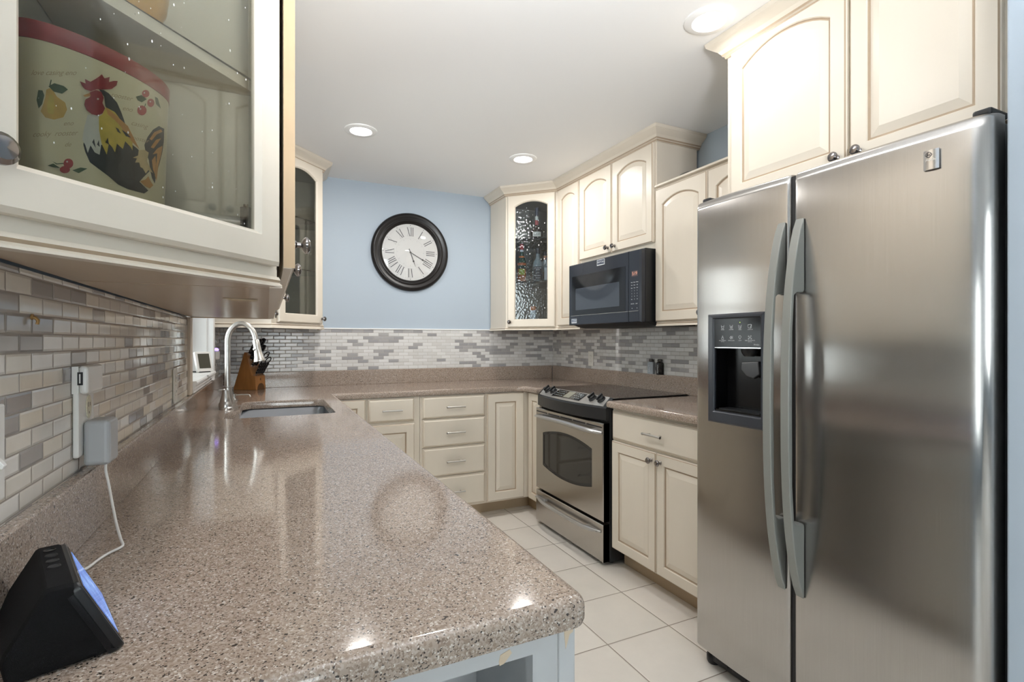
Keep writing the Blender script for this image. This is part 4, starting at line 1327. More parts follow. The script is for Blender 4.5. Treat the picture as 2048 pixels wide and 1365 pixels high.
def bowed_handle(M, w, z, sag, out, r, name, parent, fin):
    pts, rad = [], []
    for i in range(25):
        s = i / 24
        e = 1 - (2 * s - 1) ** 2
        pts.append((0.012 + (w - 0.024) * s, z + sag * e, 0.043 + out * min(1.0, e * 1.6) ** 0.7))
        rad.append(r * (0.55 + 0.45 * min(1, e * 2.5)))
    mb = MB(M).tube(pts, rad, 12)
    for a, b in ((0.03, 0.03 + fin), (w - 0.03, w - 0.03 - fin)):
        mb.prism([(a, z - 0.004), (b, z - 0.006 + sag * 0.4), (b, z + 0.010 + sag * 0.4), (a, z + 0.004)] if a < b else [(b, z - 0.006 + sag * 0.4), (a, z - 0.004), (a, z + 0.004), (b, z + 0.010 + sag * 0.4)], 0.0415, 0.043 + out * 0.7)
    return mb.build(name, SILVERR, parent, smooth=True, label='silver bowed handle')


bowed_handle(OM, OW, 0.742 - 0.243 - 0.010, 0.012, 0.042, 0.0135, 'handle', od, 0.06)
WM = frame(1.700, RY1 - 0.005, 0.022, -1, 0)
wd = MB(WM).loops([rect_loop(OW - 0.004, 0.206, [OW / 2], 0, 0), rect_loop(OW - 0.004, 0.206, [OW / 2], 0, 0.040), rect_loop(OW - 0.004, 0.206, [OW / 2], 0.004, 0.044)]).build('warming_drawer', STEELR, rg)
bowed_handle(WM, OW - 0.01, 0.165, -0.010, 0.034, 0.0115, 'handle', wd, 0.10)

# ================================================================== microwave
mwv = thing('microwave', 'black over-the-range microwave mounted under the double-door cabinet', 'microwave', (2.07, 2.63, 1.34))
MY1 = 3.005
MM = frame(1.905, MY1, 0, -1, 0)            # local z is world height
MB().box(1.906, 2.284, 2.262, 3.000, 1.345, 1.7615).build('body', BLACKP, mwv, bevel=0.003)
MB().prism([(1.895, 1.349), (2.284, 1.349), (2.284, 1.327), (2.0, 1.325), (1.955, 1.330)], 2.266, 2.995, axis='y').build('vent_base', BLACKM, mwv)
FT = 0.037
md = MB(MM)
md.loops([[(0.001, 1.347, 0), (0.6425, 1.347, 0), (0.6425, 1.7525, 0), (0.001, 1.7525, 0)], [(0.001, 1.345, FT - 0.004), (0.6425, 1.345, FT - 0.004), (0.6425, 1.753, FT - 0.004), (0.001, 1.753, FT - 0.004)], [(0.005, 1.349, FT), (0.6405, 1.349, FT), (0.6405, 1.749, FT), (0.005, 1.749, FT)]])
mdo = md.build('door', MWFACE, mwv)
MB(MM).box(0.041, 0.616, 1.411, 1.672, FT, FT + 0.0012).build('door_glass', BLACKG, mdo)
MB(MM).box(0.087, 0.560, 1.444, 1.588, FT + 0.0012, FT + 0.0016).build('window_screen', MWWIN, mdo)
MB(MM).box(0.027, 0.640, 1.4065, 1.4095, FT, FT + 0.002).build('silver_line', SILVERP, mdo)
MB(MM).box(0.333, 0.414, 1.710, 1.746, FT, FT + 0.001).build('badge', INKW, mdo)
MB(MM).box(0.336, 0.411, 1.7155, 1.743, FT + 0.001, FT + 0.0013).build('badge_field', mat('badge_navy', (0.02, 0.03, 0.06), 0.3), mdo)
text('badge_lettering', 'MAYTAG', 0.0205, off(MM, 0.3735, 1.729, FT + 0.0013), INKW, mdo, sx=0.93)
MB(MM).box(0.034, 0.098, 1.358, 1.387, FT, FT + 0.0006).build('sticker', INKW, mdo)
MB(MM).box(0.037, 0.060, 1.3645, 1.3845, FT + 0.0006, FT + 0.0009).box(0.062, 0.095, 1.3645, 1.3845, FT + 0.0006, FT + 0.0009).build('sticker_field', mat('sticker_grey', (0.18, 0.21, 0.27), 0.4), mdo)
text('sticker_lettering', '10 YEAR', 0.0085, off(MM, 0.0785, 1.3745, FT + 0.0009), INKW, mdo, sx=0.9)
mp_ = MB(MM).loops([[(0.6455, 1.347, 0), (0.7425, 1.347, 0), (0.7425, 1.7525, 0), (0.6455, 1.7525, 0)], [(0.6455, 1.345, FT - 0.004), (0.746, 1.345, FT - 0.010), (0.746, 1.753, FT - 0.010), (0.6455, 1.753, FT - 0.004)], [(0.6475, 1.349, FT), (0.738, 1.349, FT), (0.738, 1.749, FT), (0.6475, 1.749, FT)]]).build('control_panel', MWFACE, mwv)
MB(MM).box(0.672, 0.724, 1.604, 1.635, FT, FT + 0.0006).build('display_window', mat('display_smoke', (0.10, 0.07, 0.07), 0.2), mp_)
text('display_digits', '5:19', 0.026, off(MM, 0.698, 1.6195, FT + 0.0006), AMBER, mp_)
rows = [('Reheat', 'Popcorn', 'Defrost'), ('Cook', 'Sensor', 'Add'), ('Power', 'Timer', 'Clock'), ('1', '2', '3'), ('4', '5', '6'), ('7', '8', '9'), ('Start', '0', 'Off')]
for r_, row in enumerate(rows):
    for c_, lab in enumerate(row):
        text('key_lettering', lab, 0.0072 if len(lab) > 1 else 0.0095, off(MM, 0.673 + c_ * 0.0235, 1.571 - r_ * 0.0160, FT), INKW, mp_, sx=0.75)
for k, lab in enumerate(('VENT FAN', 'LIGHT')):
    text('key_lettering', lab, 0.0070, off(MM, 0.679 + 0.036 * k, 1.449, FT), INKW, mp_, sx=0.9)
for k in range(2):
    MB(MM).lathe([(0.0022, 0), (0.0022, 0.0005)], 10, (0.676 + 0.043 * k, 1.424, FT)).build('key_dot', INKW, mp_)
MB(MM).box(0.6475, 0.730, 1.4065, 1.4095, FT, FT + 0.002).build('silver_line', SILVERP, mp_)
MB(MM).box(0.652, 0.732, 1.356, 1.396, FT, FT + 0.0012).build('release_button', MWFACE, mp_, bevel=0.001)

# ================================================================== wall clock
CKX, CKZ, CKR = 1.008, 1.931, 0.305
ck = thing('wall_clock', 'large round black-rimmed wall clock with Roman numerals on the blue wall', 'clock', (CKX, YB - 0.03, CKZ))
CM = frame(CKX, YB - 0.0015, CKZ, 0, -1)
MB(CM).lathe([(0.285, 0), (CKR - 0.002, 0.004), (CKR, 0.014), (CKR - 0.006, 0.026), (CKR - 0.018, 0.034), (CKR - 0.030, 0.034), (CKR - 0.044, 0.026), (CKR - 0.052, 0.0255), (CKR - 0.056, 0.030), (CKR - 0.064, 0.030), (CKR - 0.068, 0.024), (CKR - 0.076, 0.021), (CKR - 0.084, 0.014), (CKR - 0.084, 0.002)], 96, caps=False).build('rim', mat('black_clock_rim', (0.011, 0.0095, 0.0095), 0.30, spec=0.35, var=0.25, vscale=12), ck, smooth=True, angle=60)
dial = MB(CM).lathe([(0.0, 0.006), (CKR - 0.083, 0.006), (CKR - 0.083, 0.004)], 64, caps=False).build('dial', mat('dial_paper', (0.66, 0.66, 0.65), 0.55), ck)
nm = MB(CM)
RD = CKR - 0.084
num = {1: 'I', 2: 'II', 3: 'III', 4: 'IIII', 5: 'V', 6: 'VI', 7: 'VII', 8: 'VIII', 9: 'IX', 10: 'X', 11: 'XI', 12: 'XII'}
HN, R0 = 0.068, 0.127
for hnum, s in num.items():
    a = PI / 2 - hnum * PI / 6
    er, et = Vector((math.cos(a), math.sin(a))), Vector((math.sin(a), -math.cos(a)))
    widths = {'I': 0.0145, 'V': 0.026, 'X': 0.026}
    tot = sum(widths[c] for c in s)
    x = -tot / 2
    def seg(xa, ra, xb, rb, wd):
        p0 = et * xa + er * ra
        p1 = et * xb + er * rb
        d = (p1 - p0).normalized()
        p = Vector((-d.y, d.x)) * wd / 2
        nm.prism([tuple(p0 - p), tuple(p1 - p), tuple(p1 + p), tuple(p0 + p)], 0.0062, 0.0066)
    for c in s:
        w_ = widths[c]
        if c == 'I':
            seg(x + w_ / 2, R0, x + w_ / 2, R0 + HN, 0.0058)
        elif c == 'V':
            seg(x + 0.004, R0 + HN, x + w_ / 2, R0, 0.0058)
            seg(x + w_ - 0.004, R0 + HN, x + w_ / 2, R0, 0.0009)
        else:
            seg(x + 0.003, R0 + HN, x + w_ - 0.003, R0, 0.0058)
            seg(x + w_ - 0.003, R0 + HN, x + 0.003, R0, 0.0009)
        x += w_
    seg(-tot / 2, R0, tot / 2, R0, 0.0007)
    seg(-tot / 2, R0 + HN, tot / 2, R0 + HN, 0.0007)
    c0 = er * (RD - 0.011)
    nm.prism([(c0.x + 0.004 * math.cos(t * PI / 2), c0.y + 0.004 * math.sin(t * PI / 2)) for t in range(4)], 0.0062, 0.0066)
    c0 = er * 0.103
    nm.prism([(c0.x + 0.0035 * math.cos(t * PI / 2), c0.y + 0.0035 * math.sin(t * PI / 2)) for t in range(4)], 0.0062, 0.0066, 1)
for q in (RD - 0.018, 0.112):
    L = [[(r_ * math.cos(2 * PI * i / 72), r_ * math.sin(2 * PI * i / 72), 0.0062) for i in range(72)] for r_ in (q - 0.0005, q + 0.0005)]
    nm.loops(L, [1], False, False)
nm.build('numerals', [mat('dial_ink', (0.10, 0.10, 0.11), 0.5), mat('dial_faint_ink', (0.48, 0.48, 0.48), 0.5)], dial)


def hand(ang, L, wd, name, n):
    a = PI / 2 - ang
    e, t = Vector((math.cos(a), math.sin(a))), Vector((-math.sin(a), math.cos(a)))
    P = [(-0.030, -wd * 0.5), (-0.030, wd * 0.5), (L * 0.55, wd * 0.5), (L * 0.60, wd * 1.6), (L * 0.66, wd * 0.45), (L, 0), (L * 0.66, -wd * 0.45), (L * 0.60, -wd * 1.6), (L * 0.55, -wd * 0.5)]
    MB(CM).prism([tuple(e * p + t * q) for p, q in P][::-1], n, n + 0.0008).build(name, INKB, ck)


hand(2 * PI * 19.8 / 60, 0.185, 0.0042, 'minute_hand', 0.0105)
hand(2 * PI * (5 + 19.8 / 60) / 12, 0.120, 0.0052, 'hour_hand', 0.0090)
MB(CM).lathe([(0.006, 0.0062), (0.006, 0.0122), (0.0, 0.0125)], 14).build('hand_pin', INKB, ck)
MB(CM).lathe([(RD - 0.001, 0.0145), (RD * 0.85, 0.0195), (RD * 0.6, 0.0255), (RD * 0.3, 0.029), (0.0, 0.030)], 64, caps=False).build('domed_glass', glass_mat('clock_glass', (0.97, 0.97, 0.97), 1.0, gain=0.015), ck, smooth=True)

# ================================================================== ceiling lights
lab = {0: 'round recessed ceiling light beside the cabinet above the fridge, largest in view', 1: 'round recessed ceiling light near the clock wall on the window side',
       2: 'round recessed ceiling light in front of the glass cabinet of bottles'}
lamp0 = None
for i, (lx, ly) in enumerate(LAMP_SPOTS):
    L_ = lab.get(i, 'round recessed ceiling light over the peninsula, above the top edge of the photo')
    if lamp0 is None:
        lamp0 = thing('ceiling_light', L_, 'ceiling light', (lx, ly, CEIL), 'recessed ceiling lights')
        MB().lathe([(0.090, 0), (0.089, -0.004), (0.080, -0.008), (0.062, -0.0095), (0.058, -0.006), (0.056, -0.004)], 40, (lx, ly, CEIL - 0.0005), caps=False).build('trim_ring', WHITE, lamp0, smooth=True)
        MB().lathe([(0.057, -0.005), (0.040, -0.0075), (0.0, -0.0085)], 40, (lx, ly, CEIL - 0.0005), caps=False).build('lens', LENS, lamp0, smooth=True)
    else:
        r = lamp0.copy()
        C.objects.link(r)
        r.location = (lx, ly, CEIL)
        r['label'] = L_
        for ch in list(lamp0.children):
            c = ch.copy()
            C.objects.link(c)
            c.parent = r
            c.matrix_parent_inverse = ch.matrix_parent_inverse.copy()

# ================================================================== outlets, switch, chargers
PLATE = mat('ivory_plate', (0.70, 0.68, 0.63), 0.35)
SLOT = mat('dark_slot', (0.03, 0.03, 0.03), 0.5)


def outlet(M, label, w=0.07, h=0.115, loc=(0, 0, 0)):
    t = thing('wall_outlet', label, 'outlet', loc)
    p = MB(M).box(0, w, 0, h, 0.0008, 0.005).build('cover_plate', PLATE, t, bevel=0.0025)
    for z in (h * 0.30, h * 0.70):
        s = MB(M)
        s.prism([(w / 2 + 0.0165 * math.cos(a), z + 0.0135 * math.sin(a)) for a in [2 * PI * i / 20 for i in range(20)]], 0.005, 0.0065)
        so = s.build('socket', PLATE, t)
        for du in (-0.006, 0.006):
            MB(M).box(w / 2 + du - 0.001, w / 2 + du + 0.001, z - 0.002, z + 0.006, 0.0065, 0.0068).build('slot', SLOT, so)
    MB(M).lathe([(0.003, 0.005), (0.003, 0.0058), (0, 0.006)], 10, (w / 2, h / 2, 0)).build('screw', NICKEL, t)
    return t


outlet(frame(TXR, 3.390, 1.042, -1, 0), 'pale wall outlet in the mosaic tiles behind the range', loc=(TXR, 3.355, 1.1))
outlet(frame(TXL, 2.020, 1.032, 1, 0), 'pale wall outlet in the left wall tiles close to the window', loc=(TXL, 2.055, 1.09))
t = outlet(frame(TXL, 3.44, 1.060, 1, 0), 'wall outlet between the window and the far left corner', loc=(TXL, 3.47, 1.11))
nl = MB(frame(TXL, 3.45, 1.13, 1, 0)).box(0, 0.045, 0, 0.05, 0.007, 0.03).build('housing', WHITEP, None, bevel=0.006)
nlr = thing('night_light', 'small plug-in night light glowing violet beside the window', 'night light', (TXL + 0.02, 3.47, 1.15))
nl.parent = nlr
nl.matrix_parent_inverse = Matrix.Translation(-nlr.location)
MB(frame(TXL, 3.455, 1.165, 1, 0)).lathe([(0.012, 0), (0.014, 0.006), (0.010, 0.014), (0, 0.017)], 16, (0.018, 0.016, 0.012), (0, 1, 0)).build('lamp_lens', mat('violet_glow', (0.4, 0.3, 0.9), 0.4, emit=(0.35, 0.22, 1.0), estr=3.0), nlr, smooth=True)

# near outlet with a tall tap and USB block
t = thing('outlet_extender', 'white plug-in outlet extender with a USB port above the grey power adapter', 'charger', (TXL + 0.01, 1.09, 1.05))
MB(frame(TXL, 1.050, 1.049, 1, 0)).box(0, 0.082, 0, 0.149, 0.0008, 0.009).build('tap_body', WHITEP, t, bevel=0.003, seg=3)
ub = MB(frame(TXL, 1.049, 1.153, 1, 0)).box(0, 0.086, 0, 0.046, 0.0092, 0.0215).build('usb_block', WHITEP, t, bevel=0.005, seg=3)
MB(frame(TXL, 1.0485, 1.153, 1, 0)).box(0.0, 0.086, 0.001, 0.045, 0.0006, 0.0092).build('usb_base', WHITEP, ub)
MB(frame(-0.2735, 1.0485, 1.180, 0, -1)).box(-0.0035, 0.0035, -0.012, 0.009, 0.0, 0.0006).build('usb_port', BLACKM, ub)
MB(frame(-0.2735, 1.0480, 1.180, 0, -1)).box(-0.0012, 0.0006, -0.009, 0.006, 0.0001, 0.0005).build('port_tongue', WHITEP, ub)
fp = MB(frame(TXL, 1.050, 1.049, 1, 0)).prism([(0.050 + 0.0125 * math.cos(a), 0.079 + 0.020 * math.sin(a)) for a in [2 * PI * i / 24 for i in range(24)]], 0.009, 0.0105).build('socket_face', mat('worn_ivory', (0.62, 0.58, 0.44), 0.4, var=0.3, vscale=200), t)
for du, dz, h_ in ((-0.004, 0.004, 0.008), (0.004, 0.004, 0.006), (0.0, -0.010, 0.004)):
    MB(frame(TXL, 1.050, 1.049, 1, 0)).box(0.050 + du - 0.0008, 0.050 + du + 0.0008, 0.079 + dz - h_ / 2, 0.079 + dz + h_ / 2, 0.0105, 0.0108).build('slot', SLOT, fp)
pa = thing('power_adapter', 'rounded grey power adapter plugged in just above the stone upstand', 'charger', (-0.258, 1.097, 1.031))
MB().box(-0.2755, -0.2385, 1.067, 1.124, 1.031, 1.107).build('housing', mat('adapter_grey', (0.40, 0.41, 0.42), 0.45), pa, bevel=0.008, seg=4)
pts = [(-0.250, 1.092, 1.0315), (-0.250, 1.091, 1.018), (-0.245, 1.085, 0.998), (-0.236, 1.065, 0.972), (-0.224, 1.035, 0.945), (-0.212, 1.008, 0.924), (-0.206, 0.994, 0.9172), (-0.209, 0.982, 0.9168), (-0.216, 0.970, 0.9168), (-0.222, 0.955, 0.9168), (-0.226, 0.94, 0.9168), (-0.2295, 0.922, 0.9168), (-0.236, 0.905, 0.9168), (-0.246, 0.885, 0.9168), (-0.252, 0.86, 0.918), (-0.250, 0.835, 0.921)]
def smooth_pts(P, k=5):
    P = [Vector(p) for p in P]
    out = []
    for i in range(len(P) - 1):
        p0, p1, p2, p3 = P[max(i - 1, 0)], P[i], P[i + 1], P[min(i + 2, len(P) - 1)]
        for j in range(k):
            s = j / k
            out.append(0.5 * ((2 * p1) + (p2 - p0) * s + (2 * p0 - 5 * p1 + 4 * p2 - p3) * s * s + (3 * p1 - p0 - 3 * p2 + p3) * s ** 3))
    out.append(P[-1])
    return [tuple(p) for p in out]
MB().tube(smooth_pts(pts), 0.0021, 8).build('cable', WHITEP, pa, smooth=True, label='thin white cable')

sw = thing('light_switch', 'white toggle light switch at the near left edge of the tiles', 'switch', (TXL, 0.77, 1.11))
MB(frame(TXL, 0.735, 1.054, 1, 0)).box(0, 0.068, 0, 0.112, 0.0008, 0.006).build('cover_plate', WHITEP, sw, bevel=0.003)
MB(frame(TXL, 0.735, 1.054, 1, 0)).prism([(0.050, 0.006), (0.040, 0.016), (0.045, 0.0185), (0.062, 0.006)], 0.029, 0.039, axis='x').build('toggle', WHITEP, sw, bevel=0.002)

# ================================================================== smart display
DB, DF = Vector((-0.136, 0.664)), Vector((-0.187, 0.805))        # screen foot, near and far
du = (DF - DB).normalized()
dn_ = Vector((du.y, -du.x))                                       # outward from the screen
sd = thing('smart_display', 'black fabric smart display with a lit blue screen at the near left of the counter', 'smart display', (-0.17, 0.75, CT))
WL = (DF - DB).length
DM_ = Matrix(((du.x, 0, dn_.x, DB.x), (du.y, 0, dn_.y, DB.y), (0, 1, 0, CT), (0, 0, 0, 1)))   # x along the width from the near end, y up, z out
# side profile in (out, up): foot at 0
prof = [(-0.002, 0.001), (-0.0405, 0.0815), (-0.043, 0.083), (-0.060, 0.083), (-0.063, 0.081), (-0.092, 0.030), (-0.094, 0.022), (-0.090, 0.002), (-0.086, 0.0)]
nP = len(prof)
def dloop(x, k):
    cx, cy = -0.05, 0.035
    return [(x, cy + (u - cy) * k, cx + (o - cx) * k) for o, u in prof]
MB(DM_).loops([dloop(0.000, 0.86), dloop(0.0015, 0.94), dloop(0.006, 1.0), dloop(WL - 0.006, 1.0), dloop(WL - 0.0015, 0.94), dloop(WL, 0.86)]).build('fabric_body', mat('black_fabric', (0.006, 0.006, 0.0065), 0.9, spec=0.2, bump=0.5, bscale=1400), sd, smooth=True, angle=30)
# front frame leaning back, the glass and the lit screen
tl = Vector((-0.0385, 0.0805)).normalized()
# lean axes
vup = Vector((0, tl.y, tl.x))
vn = Vector((0, -tl.x, tl.y))
def sp(x, s, n):
    p = Vector((x, 0.001, -0.002)) + vup * s + vn * n
    return (p.x, p.y, p.z)
HL = math.hypot(0.0385, 0.0805)
def fl(d, n, r=0.008):
    pts = []
    for cx_, cs, a0 in ((r, r, PI), (WL - r, r, 1.5 * PI), (WL - r, HL - r, 0), (r, HL - r, 0.5 * PI)):
        for i in range(5):
            a = a0 + PI / 2 * i / 4
            pts.append(sp(cx_ + (r - d) * math.cos(a), cs + (r - d) * math.sin(a), n))
    return pts
MB(DM_).loops([fl(0, -0.010), fl(0, 0.002), fl(0.001, 0.0035), fl(0.004, 0.0038)]).build('front_frame', BLACKP, sd, smooth=True, angle=30)
scr = bpy.data.materials.new('lit_screen')
scr.use_nodes = True
nt = scr.node_tree
b = nt.nodes['Principled BSDF']
g = nt.nodes.new('ShaderNodeNewGeometry')
no = nt.nodes.new('ShaderNodeTexNoise')
no.inputs['Scale'].default_value = 38
no.inputs['Detail'].default_value = 4
nt.links.new(g.outputs['Position'], no.inputs['Vector'])
rp = ramp(nt, [(0.0, (0.08, 0.16, 0.55)), (0.45, (0.11, 0.25, 0.72)), (0.58, (0.20, 0.42, 0.90)), (0.68, (0.55, 0.68, 0.95))], 'LINEAR')
nt.links.new(no.outputs['Fac'], rp.inputs[0])
b.inputs['Base Color'].default_value = (0.01, 0.01, 0.02, 1)
b.inputs['Roughness'].default_value = 0.1
nt.links.new(rp.outputs[0], b.inputs['Emission Color'])
b.inputs['Emission Strength'].default_value = 0.8
def sq(x0, x1, s0, s1, n0, n1, mtl, name, par):
    v = [sp(x, s, n) for n in (n0, n1) for s in (s0, s1) for x in (x0, x1)]
    return MB(DM_).add(v, [(0, 2, 3, 1), (4, 5, 7, 6), (0, 1, 5, 4), (1, 3, 7, 5), (3, 2, 6, 7), (2, 0, 4, 6)]).build(name, mtl, par)
sc1 = sq(0.006, WL - 0.006, 0.006, HL - 0.006, 0.0036, 0.0042, BLACKG, 'front_glass', sd)
sq(0.015, WL - 0.016, 0.012, HL - 0.011, 0.0042, 0.0045, scr, 'screen', sc1)
for k in range(4):
    xx = WL - 0.024 - k * 0.020
    MB(DM_).lathe([(0.0058, 0), (0.0058, 0.0009), (0.0048, 0.0012), (0.0044, 0.0005), (0, 0.0005)], 18, (xx, 0.0829, -0.0515), (0, 1, 0)).build('button', BLACKM if k else BLACKG, sd, smooth=True)
cb = MB().tube(smooth_pts([(-0.246, 0.712, 0.930), (-0.262, 0.70, 0.930), (-0.280 + 0.020, 0.66, 0.925), (-0.255, 0.60, 0.918)]), 0.002, 8)
cb.build('power_cord', WHITEP, sd, smooth=True)

# ================================================================== digital clock on the window sill
dc = thing('digital_clock', 'small white tilted digital clock standing on the window sill', 'clock', (-0.31, 3.12, 1.0745))
KM = frame(-0.325, 3.085, 1.0745, 0.62, -0.78) @ Matrix.Rotation(math.radians(-14), 4, 'X')
MB(KM).box(0, 0.085, 0.003, 0.112, -0.016, 0).build('case', WHITEP, dc, bevel=0.005, seg=3)
MB(KM).box(0.014, 0.074, 0.022, 0.100, 0.0, 0.0012).build('lcd_face', mat('lcd_dark', (0.05, 0.05, 0.035), 0.15), dc)
MB(frame(-0.325, 3.085, 1.0745, 0.62, -0.78)).box(0.01, 0.07, 0.0, 0.006, -0.062, -0.002).prism([(-0.060, 0.0), (-0.014, 0.0), (-0.030, 0.085)], 0.012, 0.020, axis='x').build('stand', BLACKP, dc)

# ================================================================== salt and pepper
for nm_, lab_, y, m_, ink, word in (('salt_shaker', 'small clear salt shaker on the stone ledge behind the cooktop', 2.645, mat('salt_glass', (0.42, 0.46, 0.50), 0.2, var=0.1, vscale=40), INKW, 'SALT'), ('pepper_shaker', 'small black pepper shaker on the stone ledge behind the cooktop', 2.563, mat('pepper_glass', (0.012, 0.012, 0.012), 0.15), INKW, 'PEPPER')):
    s_ = thing(nm_, lab_, 'shaker', (2.279, y, SPL_Z))
    MB().loops([[(2.2785 + dx * k, y + dy * k, SPL_Z + z) for dx, dy in ((-0.0095, -0.026), (0.0095, -0.026), (0.0105, 0), (0.0095, 0.026), (-0.0095, 0.026), (-0.0125, 0.013), (-0.0135, 0), (-0.0125, -0.013))] for z, k in ((0, 0.94), (0.003, 1), (0.068, 1), (0.076, 0.86), (0.080, 0.72))]).build('jar', m_, s_, smooth=True, angle=60)
    MB().lathe([(0.0105, 0.080), (0.0115, 0.082), (0.0115, 0.096), (0.009, 0.099), (0, 0.0995)], 20, (2.278, y, SPL_Z), sx=1.0, sy=1.6).build('cap', mat('shaker_cap', (0.10, 0.10, 0.10), 0.25, 0.8), s_, smooth=True)
    TM = frame(2.2645, y + 0.004, SPL_Z + 0.036, -1, 0) @ Matrix.Rotation(PI / 2, 4, 'Z')
    text('lettering', word, 0.021 if word == 'SALT' else 0.0175, TM, ink, s_)

# ================================================================== knife block, knives, scissors
KA = math.radians(-33)
ka, kw = Vector((math.cos(KA), math.sin(KA))), Vector((-math.sin(KA), math.cos(KA)))
KO = Vector((-0.068, 3.765)) - ka * 0.165
KBM = Matrix(((ka.x, 0, -kw.x, KO.x), (ka.y, 0, -kw.y, KO.y), (0, 1, 0, CT), (0, 0, 0, 1)))   # x towards the front, y up, z away from the wall side
kb = thing('knife_block', 'slanted wooden knife block in the far left corner behind the faucet', 'knife block', (KO.x, KO.y, CT))
prof = [(0.0, 0.0), (0.165, 0.0), (0.160, 0.092), (0.135, 0.098), (0.098, 0.247), (0.080, 0.250)]
KWID = 0.105
def side(z):
    return [(x, y, z) for x, y in prof]
bk = MB(KBM).prism(prof, -KWID, 0.0)
kbo = bk.build('block', WOOD, kb, bevel=0.003)
AM = KBM @ Matrix(((0, 0, 1, 0.1652), (0, 1, 0, 0), (-1, 0, 0, 0), (0, 0, 0, 1)))
ar = MB(AM).prism([(KWID / 2 + 0.037 * math.cos(a), 0.001 + 0.042 * math.sin(a)) for a in [PI * i / 14 for i in range(15)]], -0.004, -0.0002 + 0.0006)
ar.build('finger_arch', mat('dark_recess_wood', (0.10, 0.045, 0.015), 0.6), kb)
ml = MB(AM)
ml.prism([(KWID / 2 - 0.006, 0.062), (KWID / 2 + 0.006, 0.062), (KWID / 2 + 0.005, 0.073), (KWID / 2, 0.078), (KWID / 2 - 0.005, 0.073)], -0.006, -0.0035).box(KWID / 2 - 0.028, KWID / 2 + 0.028, 0.054, 0.056, -0.006, -0.0033)
ml.build('burnt_mark', mat('burnt_wood', (0.12, 0.05, 0.02), 0.6), kb)
HD = Vector((0.50, 0.866)).normalized()                # handle direction in (x, y)


def knife(x, y, zc, L, w, lab_):
    t_ = thing('kitchen_knife', lab_, 'knife', tuple(KBM @ Vector((x, y, zc))), 'knives in the wooden block')
    p = Vector((-HD.y, HD.x))
    b0 = Vector((x, y)) + HD * 0.002
    e0 = b0 + HD * 0.012
    MB(KBM).prism([tuple(b0 - p * w * 0.4), tuple(b0 + p * w * 0.4), tuple(e0 + p * w * 0.4), tuple(e0 - p * w * 0.4)][::-1], zc - 0.002, zc + 0.002).build('bolster', CHROME, t_)
    e1 = e0 + HD * L
    pl_ = [e0 - p * w * 0.42, e0 + HD * (L * 0.4) - p * w * 0.36, e0 + HD * (L * 0.85) - p * w * 0.5, e1 - p * w * 0.42 - HD * 0.002, e1 + p * w * 0.2, e1 + p * w * 0.46 - HD * 0.008, e0 + HD * (L * 0.5) + p * w * 0.5, e0 + p * w * 0.42]
    h_ = MB(KBM).prism([tuple(q) for q in pl_], zc - 0.0075, zc + 0.0075).build('handle', BLACKP, t_, bevel=0.003, seg=3, label='black riveted handle')
    rv = MB(KBM)
    for s in (0.2, 0.5, 0.8):
        q = e0 + HD * (L * s)
        rv.lathe([(0.0032, 0.0065), (0.0032, 0.0081), (0, 0.0083)], 8, (q.x, q.y, zc))
    rv.build('rivets', NICKEL, h_)


tops = [(0.103, 0.228), (0.112, 0.192), (0.122, 0.152)]
names_ = ['top row', 'second row', 'third row']
cols = ['by the wall', 'in the middle', 'nearest the sink']
for r_, (x, y) in enumerate(tops):
    for c_, zc in enumerate((-0.086, -0.052, -0.018)):
        if r_ == 2 and c_ == 0:
            continue
        knife(x, y, zc, (0.118, 0.108, 0.088)[r_] - 0.006 * c_, (0.026, 0.023, 0.019)[r_], 'black-handled kitchen knife in the wooden block, %s, %s' % (names_[r_], cols[c_]))
for c_, zc in enumerate((-0.088, -0.066, -0.044, -0.022)):
    knife(0.147, 0.0965, zc, 0.082, 0.014, 'black-handled steak knife in the low front step of the block, %s' % ('closest to the wall', 'second from the wall', 'third from the wall', 'farthest from the wall')[c_])
ss = thing('scissors', 'black looped kitchen scissors stuck in the wooden knife block', 'scissors', tuple(KBM @ Vector((0.122, 0.152, -0.086))))
SD = Vector((0.72, 0.69)).normalized()
spv = Vector((-SD.y, SD.x))
for k, (sgn, ln) in enumerate(((1, 0.098), (-1, 0.082))):
    c0 = Vector((0.124, 0.150)) + SD * ln + spv * sgn * 0.017
    lp = []
    for i in range(25):
        a = 2 * PI * i / 24
        q = c0 + SD * 0.026 * math.cos(a) + spv * 0.0125 * math.sin(a)
        lp.append((q.x, q.y, -0.086))
    m1 = MB(KBM).tube(lp, 0.0034, 8)
    q0 = Vector((0.126, 0.148))
    q1 = c0 - SD * 0.024
    m1.tube([(q0.x, q0.y, -0.086), (q1.x, q1.y, -0.086)], [0.005, 0.0042], 8)
    m1.build('finger_loop', BLACKP, ss, smooth=True)
MB(KBM).tube([(0.121, 0.1525, -0.086), (0.127, 0.147, -0.086)], 0.006, 8).build('pivot', CHROME, ss)

# ================================================================== things in the glass cabinets
# ---- rooster planter: an oval pot
PC = Vector((-0.200, 0.838))
pu = Vector((0.66, 0.7513))
pn_ = Vector((pu.y, -pu.x))
PA, PB, PZ0, PZ1 = 0.094, 0.046, NZ0 + 0.0145, 1.607


def pscale(z):
    return 0.90 + 0.10 * (z - PZ0) / (PZ1 - PZ0)


def pot_pt(a, z, extra=0.0):
    k = pscale(z)
    q = PC + pu * ((PA * k + extra) * math.cos(a)) - pn_ * ((PB * k + extra) * math.sin(a)) * -1
    return (q.x, q.y, z)


